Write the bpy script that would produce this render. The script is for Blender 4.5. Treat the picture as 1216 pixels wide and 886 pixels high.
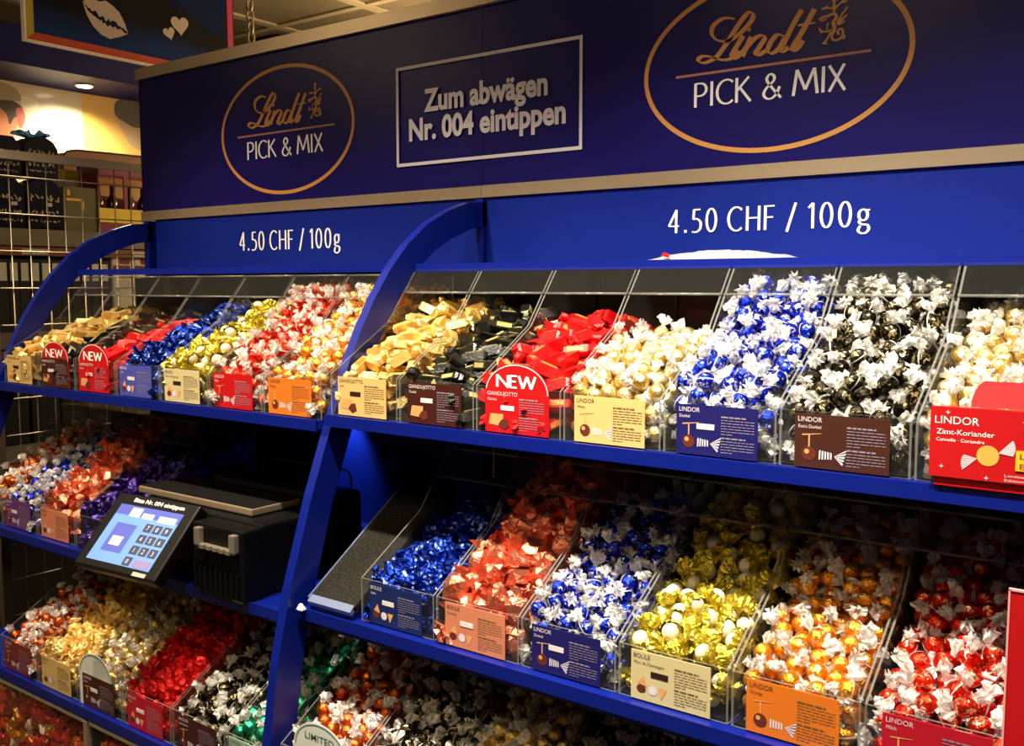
import bpy, bmesh, math, random
import numpy as np
from mathutils import Vector, Matrix, Quaternion, noise

sc = bpy.context.scene
COL = sc.collection
for o in list(bpy.data.objects):
    bpy.data.objects.remove(o)

# ------------------------------------------------------------------ camera, light, exposure
F_PX, W_PX, H_PX = 1150.0, 1216, 886
cd = bpy.data.cameras.new('camera'); cam = bpy.data.objects.new('camera', cd); COL.objects.link(cam)
cd.sensor_fit = 'HORIZONTAL'; cd.sensor_width = 36.0; cd.lens = 36.0 * F_PX / W_PX
cd.clip_start = 0.02; cd.clip_end = 60
cam.location = (0, 0, 1.58)
cam.rotation_euler = (math.radians(90 - 5.19), 0, math.radians(36.41))
sc.camera = cam
sc.view_settings.view_transform = 'Standard'; sc.view_settings.look = 'None'
sc.view_settings.gamma = 1.0; sc.view_settings.exposure = 0.0
sc.view_settings.use_curve_mapping = False
sc.cycles.transparent_max_bounces = 48
sc.cycles.max_bounces = 8
sc.cycles.sample_clamp_indirect = 4.0
w = bpy.data.worlds.new('world'); sc.world = w; w.use_nodes = True
w.node_tree.nodes['Background'].inputs[0].default_value = (1.0, 0.85, 0.7, 1)
w.node_tree.nodes['Background'].inputs[1].default_value = 0.01

SPOTS = [  # ceiling spotlights over the aisle: x, y, z, aim x, aim y, aim z, watts, half angle, colour
    (-2.15, 0.62, 2.74, -2.10, 1.24, 1.25, 170, 34, (1.0, 0.80, 0.58)),
    (-1.45, 0.62, 2.74, -1.42, 1.24, 1.25, 172, 33, (1.0, 0.83, 0.62)),
    (-0.80, 0.62, 2.74, -0.80, 1.24, 1.25, 235, 33, (1.0, 0.88, 0.70)),
    (-0.20, 0.62, 2.74, -0.28, 1.24, 1.25, 250, 32, (1.0, 0.92, 0.78)),
]
PANELS = [(-3.4, -0.3), (-1.1, -0.3), (1.3, -0.3), (-5.9, 1.1), (1.0, 3.6)]  # square ceiling lamps (x, y)
PANEL_POWER = 13
DOWNLIGHT_W = 70

rnd = random.Random(7)

# ------------------------------------------------------------------ materials
def lin(r, g, b):
    f = lambda c: c / 12.92 if c <= 0.04045 else ((c + 0.055) / 1.055) ** 2.4
    return (f(r / 255), f(g / 255), f(b / 255), 1)

MATS = {}
def mat(name, rgb, rough=0.5, metal=0.0, spec=0.5, bump=0, bscale=300, emit=None, estr=0, coat=0, alpha=1.0, var=0):
    if name in MATS: return MATS[name]
    m = bpy.data.materials.new(name); m.use_nodes = True
    nt = m.node_tree; p = nt.nodes['Principled BSDF']
    c = lin(*rgb)
    p.inputs['Base Color'].default_value = c
    p.inputs['Roughness'].default_value = rough; p.inputs['Metallic'].default_value = metal
    p.inputs['Specular IOR Level'].default_value = spec
    p.inputs['Coat Weight'].default_value = coat
    p.inputs['Alpha'].default_value = alpha
    if bump or var:
        tc = nt.nodes.new('ShaderNodeTexCoord'); nz = nt.nodes.new('ShaderNodeTexNoise')
        nz.inputs['Scale'].default_value = bscale; nz.inputs['Detail'].default_value = 3
        nt.links.new(tc.outputs['Object'], nz.inputs['Vector'])
        if bump:
            b = nt.nodes.new('ShaderNodeBump'); b.inputs['Strength'].default_value = bump
            b.inputs['Distance'].default_value = 0.002
            nt.links.new(nz.outputs['Fac'], b.inputs['Height']); nt.links.new(b.outputs['Normal'], p.inputs['Normal'])
        if var:
            r = nt.nodes.new('ShaderNodeMixRGB'); r.inputs[1].default_value = tuple(x * (1 - var) for x in c[:3]) + (1,)
            r.inputs[2].default_value = tuple(min(1, x * (1 + var)) for x in c[:3]) + (1,)
            nt.links.new(nz.outputs['Fac'], r.inputs[0]); nt.links.new(r.outputs[0], p.inputs['Base Color'])
    if emit:
        p.inputs['Emission Color'].default_value = lin(*emit); p.inputs['Emission Strength'].default_value = estr
    MATS[name] = m
    return m

def clear_mat(name, tint, solid, rough=0.06, body=(235, 235, 225), gloss=.035, bump=0):
    """see-through plastic: mostly transparent, a little body colour, fresnel gloss"""
    if name in MATS: return MATS[name]
    m = bpy.data.materials.new(name); m.use_nodes = True; nt = m.node_tree
    nt.nodes.clear(); N = nt.nodes.new; L = nt.links.new
    out = N('ShaderNodeOutputMaterial'); tr = N('ShaderNodeBsdfTransparent'); df = N('ShaderNodeBsdfPrincipled')
    gl = N('ShaderNodeBsdfGlossy'); fr = N('ShaderNodeLayerWeight'); m1 = N('ShaderNodeMixShader'); m2 = N('ShaderNodeMixShader')
    tr.inputs['Color'].default_value = tint + (1,)
    df.inputs['Base Color'].default_value = lin(*body); df.inputs['Roughness'].default_value = 0.25
    gl.inputs['Roughness'].default_value = rough; fr.inputs['Blend'].default_value = 0.5
    m1.inputs[0].default_value = solid
    L(tr.outputs[0], m1.inputs[1]); L(df.outputs[0], m1.inputs[2])
    pw = N('ShaderNodeMath'); pw.operation = 'POWER'; pw.inputs[1].default_value = 5.0
    mul = N('ShaderNodeMath'); mul.operation = 'MULTIPLY_ADD'; mul.inputs[1].default_value = 0.55; mul.inputs[2].default_value = gloss
    L(fr.outputs['Facing'], pw.inputs[0]); L(pw.outputs[0], mul.inputs[0]); L(mul.outputs[0], m2.inputs[0])
    L(m1.outputs[0], m2.inputs[1]); L(gl.outputs[0], m2.inputs[2]); L(m2.outputs[0], out.inputs[0])
    if bump:
        tc = N('ShaderNodeTexCoord'); nz = N('ShaderNodeTexNoise'); nz.inputs['Scale'].default_value = 420
        bp = N('ShaderNodeBump'); bp.inputs['Strength'].default_value = bump; bp.inputs['Distance'].default_value = .002
        L(tc.outputs['Object'], nz.inputs['Vector']); L(nz.outputs['Fac'], bp.inputs['Height'])
        L(bp.outputs[0], gl.inputs['Normal']); L(bp.outputs[0], df.inputs['Normal'])
    MATS[name] = m
    return m

ACR = clear_mat('clear_acrylic', (0.98, 0.985, 0.98), 0.006, gloss=.018)
EDGE = clear_mat('acrylic_edge', (0.72, 0.75, 0.74), 0.30, 0.15, (168, 168, 160))
NAVY = mat('navy_sign_board', (20, 14, 88), 0.34, 0, 0.22)
BLUE = mat('blue_price_board', (12, 32, 122), 0.4, 0, 0.2)
STANDBLUE = mat('blue_lacquered_steel', (3, 22, 114), 0.34, 0, 0.5)
ALU = mat('brushed_aluminium', (190, 170, 142), 0.34, 0.7, 0.5, bump=0.15, bscale=60)
GOLDINK = mat('gold_vinyl', (196, 138, 66), 0.45)
WHITEINK = mat('white_vinyl', (238, 236, 232), 0.5)
GREYINK = mat('pale_grey_vinyl', (206, 202, 206), 0.5)
BLACKP = mat('black_plastic', (5, 5, 6), 0.45, 0, 0.22)
DARKP = mat('charcoal_plastic', (22, 21, 20), 0.55)
WIRE = mat('galvanised_wire', (150, 138, 116), 0.35, 0.8)
RED = mat('red_card', (176, 14, 20), 0.4)
WHITE = mat('white_card', (232, 228, 220), 0.5)

# ------------------------------------------------------------------ mesh builder
ROOT = {}
class MB:
    def __init__(s): s.v = []; s.f = []; s.m = []; s.sm = []
    def add(s, vs, fs, mi=0, smooth=False):
        b = len(s.v); s.v += [tuple(p) for p in vs]
        for f in fs: s.f.append(tuple(b + i for i in f)); s.m.append(mi); s.sm.append(smooth)
    def box(s, x0, x1, y0, y1, z0, z1, mi=0, bev=0.0):
        if bev <= 0:
            s.add([(x0,y0,z0),(x1,y0,z0),(x1,y1,z0),(x0,y1,z0),(x0,y0,z1),(x1,y0,z1),(x1,y1,z1),(x0,y1,z1)],
                  [(0,3,2,1),(4,5,6,7),(0,1,5,4),(1,2,6,5),(2,3,7,6),(3,0,4,7)], mi)
        else:
            bm = bmesh.new(); bmesh.ops.create_cube(bm, size=1)
            for v in bm.verts: v.co = Vector(((x0+x1)/2+v.co.x*(x1-x0),(y0+y1)/2+v.co.y*(y1-y0),(z0+z1)/2+v.co.z*(z1-z0)))
            bmesh.ops.bevel(bm, geom=bm.edges[:], offset=bev, segments=2, profile=0.6, affect='EDGES')
            s.bm(bm, mi)
    def bm(s, bm, mi=0, smooth=False):
        bm.verts.index_update()
        s.add([v.co[:] for v in bm.verts], [[v.index for v in f.verts] for f in bm.faces], mi, smooth); bm.free()
    def prism_x(s, pts, x0, x1, mi=0, rim=None):
        """polygon in the (y, z) plane given a thickness along x"""
        n = len(pts); rim = mi if rim is None else rim
        s.add([(x0,)+tuple(p) for p in pts] + [(x1,)+tuple(p) for p in pts], [tuple(range(n))[::-1], tuple(range(n, 2*n))], mi)
        b = len(s.v) - 2*n
        for i in range(n):
            j = (i+1) % n
            s.f.append((b+i, b+j, b+n+j, b+n+i)); s.m.append(rim); s.sm.append(False)
    def prism_y(s, pts, y0, y1, mi=0, rim=None):
        """polygon in the (x, z) plane given a thickness along y"""
        n = len(pts); rim = mi if rim is None else rim
        s.add([(p[0], y0, p[1]) for p in pts] + [(p[0], y1, p[1]) for p in pts], [tuple(range(n)), tuple(range(n, 2*n))[::-1]], mi)
        b = len(s.v) - 2*n
        for i in range(n):
            j = (i+1) % n
            s.f.append((b+i, b+n+i, b+n+j, b+j)); s.m.append(rim); s.sm.append(False)
    def tube(s, pts, r, n=6, mi=0, closed=False, smooth=True):
        pts = [Vector(p) for p in pts]; k = len(pts); rings = []
        b = len(s.v)
        for i, p in enumerate(pts):
            a = pts[i-1] if (i or closed) else p; c = pts[(i+1) % k] if (i < k-1 or closed) else p
            t = (c - a).normalized(); u = t.orthogonal().normalized() if i == 0 else (pu - t*pu.dot(t)).normalized()
            pu = u; v = t.cross(u); rr = r[i] if isinstance(r, (list, tuple)) else r
            for j in range(n):
                an = 2*math.pi*j/n; s.v.append(tuple(p + u*math.cos(an)*rr + v*math.sin(an)*rr))
        for i in range(k if closed else k-1):
            i2 = (i+1) % k
            for j in range(n):
                j2 = (j+1) % n
                s.f.append((b+i*n+j, b+i*n+j2, b+i2*n+j2, b+i2*n+j)); s.m.append(mi); s.sm.append(smooth)
        if not closed:
            s.f.append(tuple(b+j for j in range(n))[::-1]); s.m.append(mi); s.sm.append(False)
            s.f.append(tuple(b+(k-1)*n+j for j in range(n))); s.m.append(mi); s.sm.append(False)
    def xf(s, M):
        s.v = [tuple(M @ Vector(p)) for p in s.v]; return s
    def mesh(s, name, mats):
        me = bpy.data.meshes.new(name); me.from_pydata(s.v, [], s.f)
        for m in (mats if isinstance(mats, (list, tuple)) else [mats]): me.materials.append(m)
        me.polygons.foreach_set('material_index', s.m); me.polygons.foreach_set('use_smooth', s.sm)
        me.validate(); me.update(); return me
    def build(s, name, mats, parent=None, local=False):
        """one object; vertices are in world space unless local"""
        if parent is None:
            if not local:
                xs = [p[0] for p in s.v]; ys = [p[1] for p in s.v]; zs = [p[2] for p in s.v]
                org = Vector(((min(xs)+max(xs))/2, (min(ys)+max(ys))/2, min(zs)))
            else: org = Vector((0, 0, 0))
        else: org = Vector((0, 0, 0)) if local else ROOT[parent.name]
        if not local: s.v = [(p[0]-org.x, p[1]-org.y, p[2]-org.z) for p in s.v]
        o = bpy.data.objects.new(name, s.mesh(name, mats)); COL.objects.link(o)
        if parent is None: o.location = org
        else: o.parent = parent
        ROOT[o.name] = org
        return o

def tag(o, label, cat, group=None):
    o['label'] = label; o['category'] = cat
    if group: o['group'] = group
    return o
def thing(name, label, cat, loc, group=None, rz=0.0):
    o = bpy.data.objects.new(name, None); COL.objects.link(o); o.empty_display_size = 0.05
    o.location = loc; o.rotation_euler = (0, 0, rz); ROOT[o.name] = Vector(loc)
    return tag(o, label, cat, group)
def struct(mb, name, m):
    o = mb.build(name, m); o['kind'] = 'structure'; return o

# ------------------------------------------------------------------ lettering
def smooth_path(pts, n=6, closed=False):
    P = [Vector((p[0], p[1])) for p in pts]; k = len(P); out = []
    for i in range(k if closed else k-1):
        p1 = P[i]; p2 = P[(i+1) % k]
        p0 = P[i-1] if (i or closed) else p1; p3 = P[(i+2) % k] if (i+2 < k or closed) else p2
        for j in range(n):
            t = j/n
            out.append(0.5*((2*p1)+(-p0+p2)*t+(2*p0-5*p1+4*p2-p3)*t*t+(-p0+3*p1-3*p2+p3)*t**3))
    if not closed: out.append(P[-1])
    return out
def nib(mb, pts, thick, thin, y, ang=math.pi/2, closed=False, mi=0, taper=False):
    """a pen stroke in the (x, z) plane: thick along direction ang, thin across it"""
    P = [Vector((p[0], p[1])) for p in pts]; k = len(P); b = len(mb.v); y -= .00012*(len(mb.f) % 37)/4
    for i, p in enumerate(P):
        a = P[i-1] if (i or closed) else p; c = P[(i+1) % k] if (i < k-1 or closed) else p
        t = c - a
        if t.length < 1e-9: t = Vector((1, 0))
        t.normalize(); th = math.atan2(t.y, t.x)
        w_ = thin + (thick-thin)*abs(math.cos(th-ang))**1.5
        nrm = Vector((-t.y, t.x))*w_/2
        mb.v += [(p.x+nrm.x, y, p.y+nrm.y), (p.x-nrm.x, y, p.y-nrm.y)]
    for i in range(k if closed else k-1):
        j = (i+1) % k
        mb.f.append((b+2*i, b+2*i+1, b+2*j+1, b+2*j)); mb.m.append(mi); mb.sm.append(False)
def arc(cx, cy, rx, ry, a0, a1, n=20):
    return [(cx+rx*math.cos(math.radians(a0+(a1-a0)*i/n)), cy+ry*math.sin(math.radians(a0+(a1-a0)*i/n))) for i in range(n+1)]
GL = {
 'P': (.50, [[(0,0),(0,1)], [(0,.98),(.18,.98)]+arc(.2,.72,.27,.26,90,-90,12)+[(.18,.46),(0,.46)]]),
 'I': (.06, [[(0.03,0),(0.03,1)]]),
 'C': (.66, [arc(.42,.5,.40,.49,48,312)]),
 'K': (.58, [[(0,0),(0,1)], [(.50,1),(.03,.5)], [(.13,.6),(.58,0)]]),
 '&': (.74, [smooth_path([(.74,0),(.45,.34),(.2,.68),(.18,.86),(.32,.98),(.46,.86),(.42,.68),(.16,.44),(.05,.22),(.14,.05),(.33,0),(.54,.14),(.68,.45)])]),
 'M': (.92, [[(0,0),(.13,1)], [(.13,1),(.46,.2)], [(.46,.2),(.79,1)], [(.79,1),(.92,0)]]),
 'X': (.60, [[(0,1),(.6,0)], [(.56,1),(.02,0)]]),
 '4': (.56, [[(.40,0),(.40,1)], [(.40,.97),(.0,.3)], [(.0,.3),(.56,.3)]]),
 '.': (.10, [[(.05,0),(.05,.12)]]),
 '5': (.46, [[(.43,.97),(.10,.97)], [(.1,.98),(.07,.56)], smooth_path([(.07,.56),(.27,.57),(.45,.42),(.43,.16),(.24,.02),(.0,.03)])]),
 '0': (.52, [arc(.26,.5,.24,.48,0,360,28)]),
 'H': (.58, [[(0,0),(0,1)], [(.58,0),(.58,1)], [(0,.52),(.58,.52)]]),
 'F': (.44, [[(0,0),(0,1)], [(0,.97),(.44,.97)], [(0,.52),(.38,.52)]]),
 '/': (.40, [[(0,-.1),(.4,1.05)]]),
 '1': (.26, [[(.0,.82),(.2,1)], [(.2,1),(.2,0)]]),
 'g': (.52, [arc(.23,.45,.19,.21,0,360,20), [(.36,.62),(.52,.64)], smooth_path([(.13,.28),(.07,.17),(.2,.09),(.42,.06),(.49,-.09),(.36,-.24),(.16,-.25),(.03,-.14),(.12,.03)])]),
 'N': (.68, [[(0,0),(0,1)], [(0,1),(.68,0)], [(.68,0),(.68,1)]]),
 'E': (.42, [[(0,0),(0,1)], [(0,.97),(.42,.97)], [(0,.52),(.36,.52)], [(0,.03),(.42,.03)]]),
 'W': (1.0, [[(0,1),(.25,0)], [(.25,0),(.5,.95)], [(.5,.95),(.75,0)], [(.75,0),(1.0,1)]]),
 'G': (.66, [arc(.42,.5,.40,.49,48,330), [(.76,.44),(.76,.1)]]),
}
def pen_text(mb, text, x0, x1, z0, cap, y, thick=.13, thin=.075, gap=.16, space=.3):
    tot = 0
    for ch in text: tot += space if ch == ' ' else GL[ch][0]+gap
    tot -= gap; sx = (x1-x0)/tot; x = x0
    for ch in text:
        if ch == ' ': x += space*sx; continue
        wd, strokes = GL[ch]
        for st in strokes:
            cl = math.dist(st[0], st[-1]) < 1e-6
            nib(mb, [(x+p[0]*sx, z0+p[1]*cap) for p in (st[:-1] if cl else st)], thick*cap, thin*cap, y, closed=cl)
        x += (wd+gap)*sx
FONTC = {}
def font_verts(text, bold=0.0):
    key = (text, bold)
    if key not in FONTC:
        cu = bpy.data.curves.new('t', 'FONT'); cu.body = text; cu.size = 1; cu.offset = bold; cu.resolution_u = 3
        ob = bpy.data.objects.new('t', cu); COL.objects.link(ob)
        me = bpy.data.meshes.new_from_object(ob.evaluated_get(bpy.context.evaluated_depsgraph_get()))
        FONTC[key] = ([v.co[:] for v in me.vertices], [tuple(p.vertices) for p in me.polygons])
        bpy.data.objects.remove(ob); bpy.data.curves.remove(cu); bpy.data.meshes.remove(me)
    return FONTC[key]
def type_text(mb, text, x0, z0, height, y, width=None, bold=0.0, mi=0, sx=1.0):
    """flat printed text facing -y; height is the size of capitals, width optional"""
    v, f = font_verts(text, bold)
    xs = [p[0] for p in v]; k = height/0.73
    kx = k*sx if width is None else width/(max(xs)-min(xs))
    mb.add([(x0+(p[0]-min(xs))*kx, y, z0+p[1]*k) for p in v], f, mi)

# ------------------------------------------------------------------ room
b = MB(); b.box(-7, 3, -3, 6, -0.1, 0); struct(b, 'floor', mat('grey_floor_tile', (120, 112, 102), 0.4, var=.15, bscale=3))
PERF = mat('perforated_ceiling_metal', (150, 138, 116), 0.6)
nt = PERF.node_tree; tc = nt.nodes.new('ShaderNodeTexCoord'); vo = nt.nodes.new('ShaderNodeTexVoronoi'); vo.inputs['Scale'].default_value = 70
vo.inputs['Randomness'].default_value = 0; rp = nt.nodes.new('ShaderNodeValToRGB')
rp.color_ramp.elements[0].position = .30; rp.color_ramp.elements[0].color = lin(52, 46, 36); rp.color_ramp.elements[1].position = .40; rp.color_ramp.elements[1].color = lin(168, 154, 128)
nt.links.new(tc.outputs['Object'], vo.inputs['Vector']); nt.links.new(vo.outputs['Distance'], rp.inputs[0]); nt.links.new(rp.outputs[0], nt.nodes['Principled BSDF'].inputs['Base Color'])
ZC = 2.85
b = MB(); b.box(-7, 3, -3, 6, ZC, ZC+.1); struct(b, 'ceiling', PERF)
b = MB(); GX, GY = -3.83, 3.247
x = GX-.6*5
while x < 3: b.box(x-.025, x+.025, -3, 6, ZC-.012, ZC-.002); x += .6
y = GY-.3*20
while y < 6: b.box(-7, 3, y-.02, y+.02, ZC-.011, ZC-.001); y += .6
struct(b, 'trim_1', mat('ceiling_grid_bar', (200, 186, 156), 0.5))
PLAS = mat('cream_plaster', (178, 164, 138), 0.7)
b = MB(); b.box(-7.1, -7, -3, 6, 0, ZC); struct(b, 'wall_left', PLAS)
b = MB(); b.box(-7, 3, 6, 6.1, 0, ZC); struct(b, 'wall_back', PLAS)
b = MB(); b.box(-7, 3, -3.1, -3, 0, ZC); struct(b, 'wall_front', PLAS)
b = MB(); b.box(3, 3.1, -3, 6, 0, ZC); struct(b, 'wall_right', PLAS)

for i, (px, py) in enumerate(PANELS):
    t = thing('ceiling_light', ['square ceiling lamp over the aisle left of the sweets', 'square ceiling lamp over the aisle near the camera', 'square ceiling lamp over the aisle at the far right', 'square ceiling lamp behind the poster wall', 'square ceiling lamp behind the sweet display'][i], 'lamp', (px, py, ZC-.03))
    f = MB(); 
    for (a0, a1, c0, c1) in ((-.31,.31,-.31,-.29),(-.31,.31,.29,.31),(-.31,-.29,-.29,.29),(.29,.31,-.29,.29)): f.box(px+a0, px+a1, py+c0, py+c1, ZC-.035, ZC-.012)
    f.build('frame', WHITE, t)
    d = MB(); d.box(px-.29, px+.29, py-.29, py+.29, ZC-.028, ZC-.014)
    d.build('diffuser', mat('lamp_diffuser', (255, 240, 215), .5, emit=(255, 226, 180), estr=PANEL_POWER), t)
t = thing('added_light_bar', 'long added light hidden behind the display stands', 'lamp', (-2.3, 3.3, 2.2))  # added light, unseen behind the header, to brighten the ceiling
m = MB(); m.box(-2.9, -1.7, 3.22, 3.38, 2.22, 2.30); m.build('added_light_box', mat('added_light_glow', (255, 240, 215), .5, emit=(255, 220, 165), estr=38), t)
m = MB(); m.tube([(-2.8, 3.3, 2.30), (-2.8, 3.3, ZC-.01)], .004, 6); m.tube([(-1.8, 3.3, 2.30), (-1.8, 3.3, ZC-.01)], .004, 6); m.build('added_light_cord', BLACKP, t)
for i, (sx_, sy_, sz_, ax, ay, az, wt, ha, colr) in enumerate(SPOTS):
    t = thing('ceiling_spotlight', 'black ceiling spotlight aimed at the %s' % ['far left bins of sweets', 'bins left of the centre post', 'bins right of the centre post', 'far right bins of sweets'][i], 'spotlight', (sx_, sy_, sz_))
    d = Vector((ax-sx_, ay-sy_, az-sz_)).normalized(); q = d.to_track_quat('-Z', 'Y')
    c = MB(); c.tube([Vector((sx_, sy_, sz_))-d*.02, Vector((sx_, sy_, sz_))-d*.10], [.045, .035], 14); c.build('housing', BLACKP, t)
    c = MB(); c.tube([Vector((sx_, sy_, sz_))-d*.07, (sx_, sy_-.02, ZC-.01)], .008, 6); c.build('bracket', BLACKP, t)
    ld = bpy.data.lights.new('spot_lamp', 'SPOT'); ld.energy = wt; ld.color = colr; ld.spot_size = math.radians(2*ha); ld.spot_blend = 0.9; ld.shadow_soft_size = 0.035
    lo = bpy.data.objects.new('spot_lamp', ld); COL.objects.link(lo); lo.parent = t; lo.rotation_mode = 'QUATERNION'; lo.rotation_quaternion = q

# ------------------------------------------------------------------ the display stands
XL0, XM, XR1 = -2.492, -1.287, -0.02
OUT = [(1.645,1.756),(1.58,1.750),(1.52,1.731),(1.455,1.702),(1.394,1.659),(1.345,1.610),(1.301,1.554),(1.265,1.497),(1.234,1.440),(1.190,1.337),(1.138,1.208),(1.086,1.055),(1.055,.929),(1.034,.792),(1.015,.650),(1.005,.45),(1.005,0.0)]
INN = [(1.645,1.706),(1.59,1.697),(1.53,1.676),(1.475,1.650),(1.425,1.613),(1.382,1.570),(1.340,1.518),(1.306,1.466),(1.276,1.412),(1.235,1.310),(1.188,1.193),(1.142,1.045),(1.110,.915),(1.090,.785),(1.072,.645),(1.062,.45),(1.062,0.0)]
def post_mb(x0, x1):
    m = MB(); n = len(OUT)
    vs = [(x0,)+p for p in OUT]+[(x0,)+p for p in INN]+[(x1,)+p for p in OUT]+[(x1,)+p for p in INN]; fs = []
    for i in range(n-1):
        fs += [(i, i+1, n+i+1, n+i), (2*n+i, 3*n+i, 3*n+i+1, 2*n+i+1), (i, 2*n+i, 2*n+i+1, i+1), (n+i, n+i+1, 3*n+i+1, 3*n+i)]
    fs += [(0, n, 3*n, 2*n), (n-1, 3*n-1, 4*n-1, 2*n-1)[::-1]]
    m.add(vs, fs); m.box(x0, x1, 1.628, 1.662, 0, 1.762)
    return m
def stand(side, px0, px1, sx0, sx1, zs):
    t = thing('display_stand', 'blue steel shelf stand %s with curved side post' % side, 'display stand', ((sx0+sx1)/2, 1.35, 0))
    post_mb(px0, px1).build('side_post', STANDBLUE, t)
    for k, (yf, zt) in enumerate(zip((1.17, 1.10, 1.03), zs)):
        m = MB(); m.box(sx0, sx1, yf+.002, 1.66, zt-.016, zt); m.box(sx0, sx1, yf, yf+.004, zt-.0185, zt+.002)
        if k: m.box(sx0, sx1, yf+.05, yf+.055, zt-.05, zt-.02)
        m.build('shelf', STANDBLUE, t)
    m = MB(); m.box(sx0, sx1, 1.662, 1.69, 0, 2.19); m.build('back_panel', STANDBLUE, t)
    m = MB(); m.box(sx0, sx1, 1.415, 1.648, 1.611, 1.619); m.box(sx0, sx1, 1.411, 1.417, 1.606, 1.621); m.build('top_ledge', STANDBLUE, t)
    m = MB(); m.box(sx0, sx1, 1.30, 1.66, 0.0, .12); m.build('plinth', STANDBLUE, t)
    m = MB(); m.box(sx0+.25, sx1-.25, 1.59, 1.655, .12, .6); m.build('cable_duct', STANDBLUE, t)
    return t
standL = stand('left of the centre post', XL0-.02, XL0, XL0+.001, XM-.011, (1.338, 1.002, .705))
standR = stand('right of the centre post', XM-.010, XM+.010, XM+.011, XR1, (1.350, 1.020, .727))
m = MB(); m.box(XR1+.001, XR1+.021, 1.03, 1.66, 0, 1.70); m.build('end_panel', STANDBLUE, standR)

# ------------------------------------------------------------------ header signs and price boards
LS = {
'L':[(-.0743,.0884),(-.0946,.0923),(-.1133,.0837),(-.1172,.0703),(-.1076,.0573),(-.087,.0524),(-.0636,.0622),(-.0441,.0791),(-.0404,.0901),(-.0478,.0949),(-.0592,.0861),(-.0738,.0684),(-.0903,.0461),(-.107,.0282),(-.1225,.0215),(-.1347,.0209),(-.1426,.0267),(-.1356,.0321),(-.1209,.0301),(-.1035,.023),(-.0863,.0201),(-.0729,.0244),(-.0656,.0327)],
'i':[(-.0575,.0567),(-.0715,.0372),(-.0779,.0258),(-.0728,.0204),(-.0612,.0265),(-.0524,.0352)],
'n1':[(-.0429,.053),(-.0498,.0388),(-.0584,.0215)],
'n2':[(-.0546,.0318),(-.0368,.0482),(-.0239,.0524),(-.0182,.0464),(-.0267,.034),(-.0339,.0234),(-.028,.0202),(-.0161,.0252)],
'd1':[(.0186,.044),(.0052,.049),(-.0058,.04),(-.0119,.0258),(-.0053,.0198),(.0074,.0255),(.0196,.0438)],
'd2':[(.0465,.0841),(.0302,.0586),(.0128,.0254),(.0145,.02),(.0248,.0252)],
't1':[(.068,.082),(.049,.0498),(.0317,.0242),(.0334,.0192),(.0411,.0226),(.0495,.0335)],
't2':[(.0395,.0595),(.0549,.0595),(.0693,.0593)]}
EMB = [  # heraldic beast: body, neck and head, wing ribs, legs, curled tail, leafy staff (pixels of a tracing)
 (46, [(350,440),(390,500),(385,580),(350,640)]), (40, [(350,440),(410,390),(415,330),(370,300),(300,310),(250,330)]),
 (34, [(250,320),(190,330),(120,360)]), (24, [(250,360),(200,380),(150,385)]), (26, [(430,470),(520,330),(610,220)]), (26, [(440,480),(540,400),(605,350)]),
 (26, [(450,500),(530,470),(570,440)]), (30, [(460,400),(500,440),(480,500)]), (30, [(350,640),(360,720),(430,750),(510,720),(545,640),(515,570),(460,590),(455,640),(490,650)]),
 (26, [(540,690),(575,700),(545,750)]), (24, [(340,560),(270,580),(200,570),(140,540),(130,500)]), (20, [(200,570),(150,590)]), (28, [(330,600),(300,660),(260,720),(220,760)]),
 (24, [(180,765),(270,780)]), (16, [(290,430),(260,490),(270,560)]), (30, [(378,270),(378,-60)]), (44, [(340,210),(378,190),(420,210)]), (26, [(330,200),(280,190),(230,150)]),
 (30, [(160,190),(215,180),(250,200)]), (26, [(430,190),(480,150),(530,120)]), (30, [(500,110),(550,130),(595,100)]), (40, [(345,20),(378,-10),(410,20)]), (36,[(350,100),(378,60),(405,100)])]
def logo(parent, cx, cz, s, y, rx, rz):
    m = MB(); nib(m, arc(cx, cz, rx, rz, 0, 360, 96)[:-1], .0085*s, .0085*s, y, closed=True); m.build('oval_ring', GOLDINK, parent)
    ox, oz = cx+.011*s, cz-.0048*s
    m = MB()
    for k, p in LS.items():
        thick, thin = (.0095, .0028) if k != 't2' else (.0034, .0034)
        nib(m, smooth_path([(ox+a*s, oz+c*s) for a, c in p], 6), thick*s, thin*s, y, ang=math.radians(62))
    m.add([(ox+(-.0471+.0035*math.cos(a))*s, y, oz+(.0659+.0035*math.sin(a))*s) for a in [i*math.pi/5 for i in range(10)]], [tuple(range(10))])
    m.build('script_lettering', GOLDINK, parent)
    m = MB()
    for wd, p in EMB:
        q = [(ox+(.0737+(a-95)/560*.053)*s, oz+(.0957-(c-20)/770*.074)*s) for a, c in p]
        nib(m, smooth_path(q, 4) if len(q) > 2 else q, wd/738*.098*s, wd/738*.080*s, y)
    m.build('emblem', GOLDINK, parent)
    m = MB(); nib(m, [(ox-.1863*s, oz+.0014*s), (ox+.1625*s, oz+.0014*s)], .0044*s, .0044*s, y); m.build('rule', mat('copper_vinyl', (168, 112, 86), .45), parent)
    m = MB(); pen_text(m, 'PICK & MIX', ox-.147*s, ox+.122*s, oz-.0565*s, .0425*s, y, .128, .066, .18, .30); m.build('lettering', WHITEINK, parent)
def header(x0, x1, yf, side, lg):
    t = thing('header_sign', 'dark navy header board with gold oval logo %s' % side, 'sign', ((x0+x1)/2, yf+.02, 1.79))
    m = MB(); m.box(x0, x1, yf, 1.661, 1.790, 2.160); m.build('board', NAVY, t)
    for z0, z1, d in ((1.765, 1.790, .006), (2.160, 2.190, .012)):
        m = MB(); m.box(x0, x1, yf-d, 1.661, z0, z1); m.build('metal_trim', ALU, t)
    logo(t, *lg)
    return t
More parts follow.
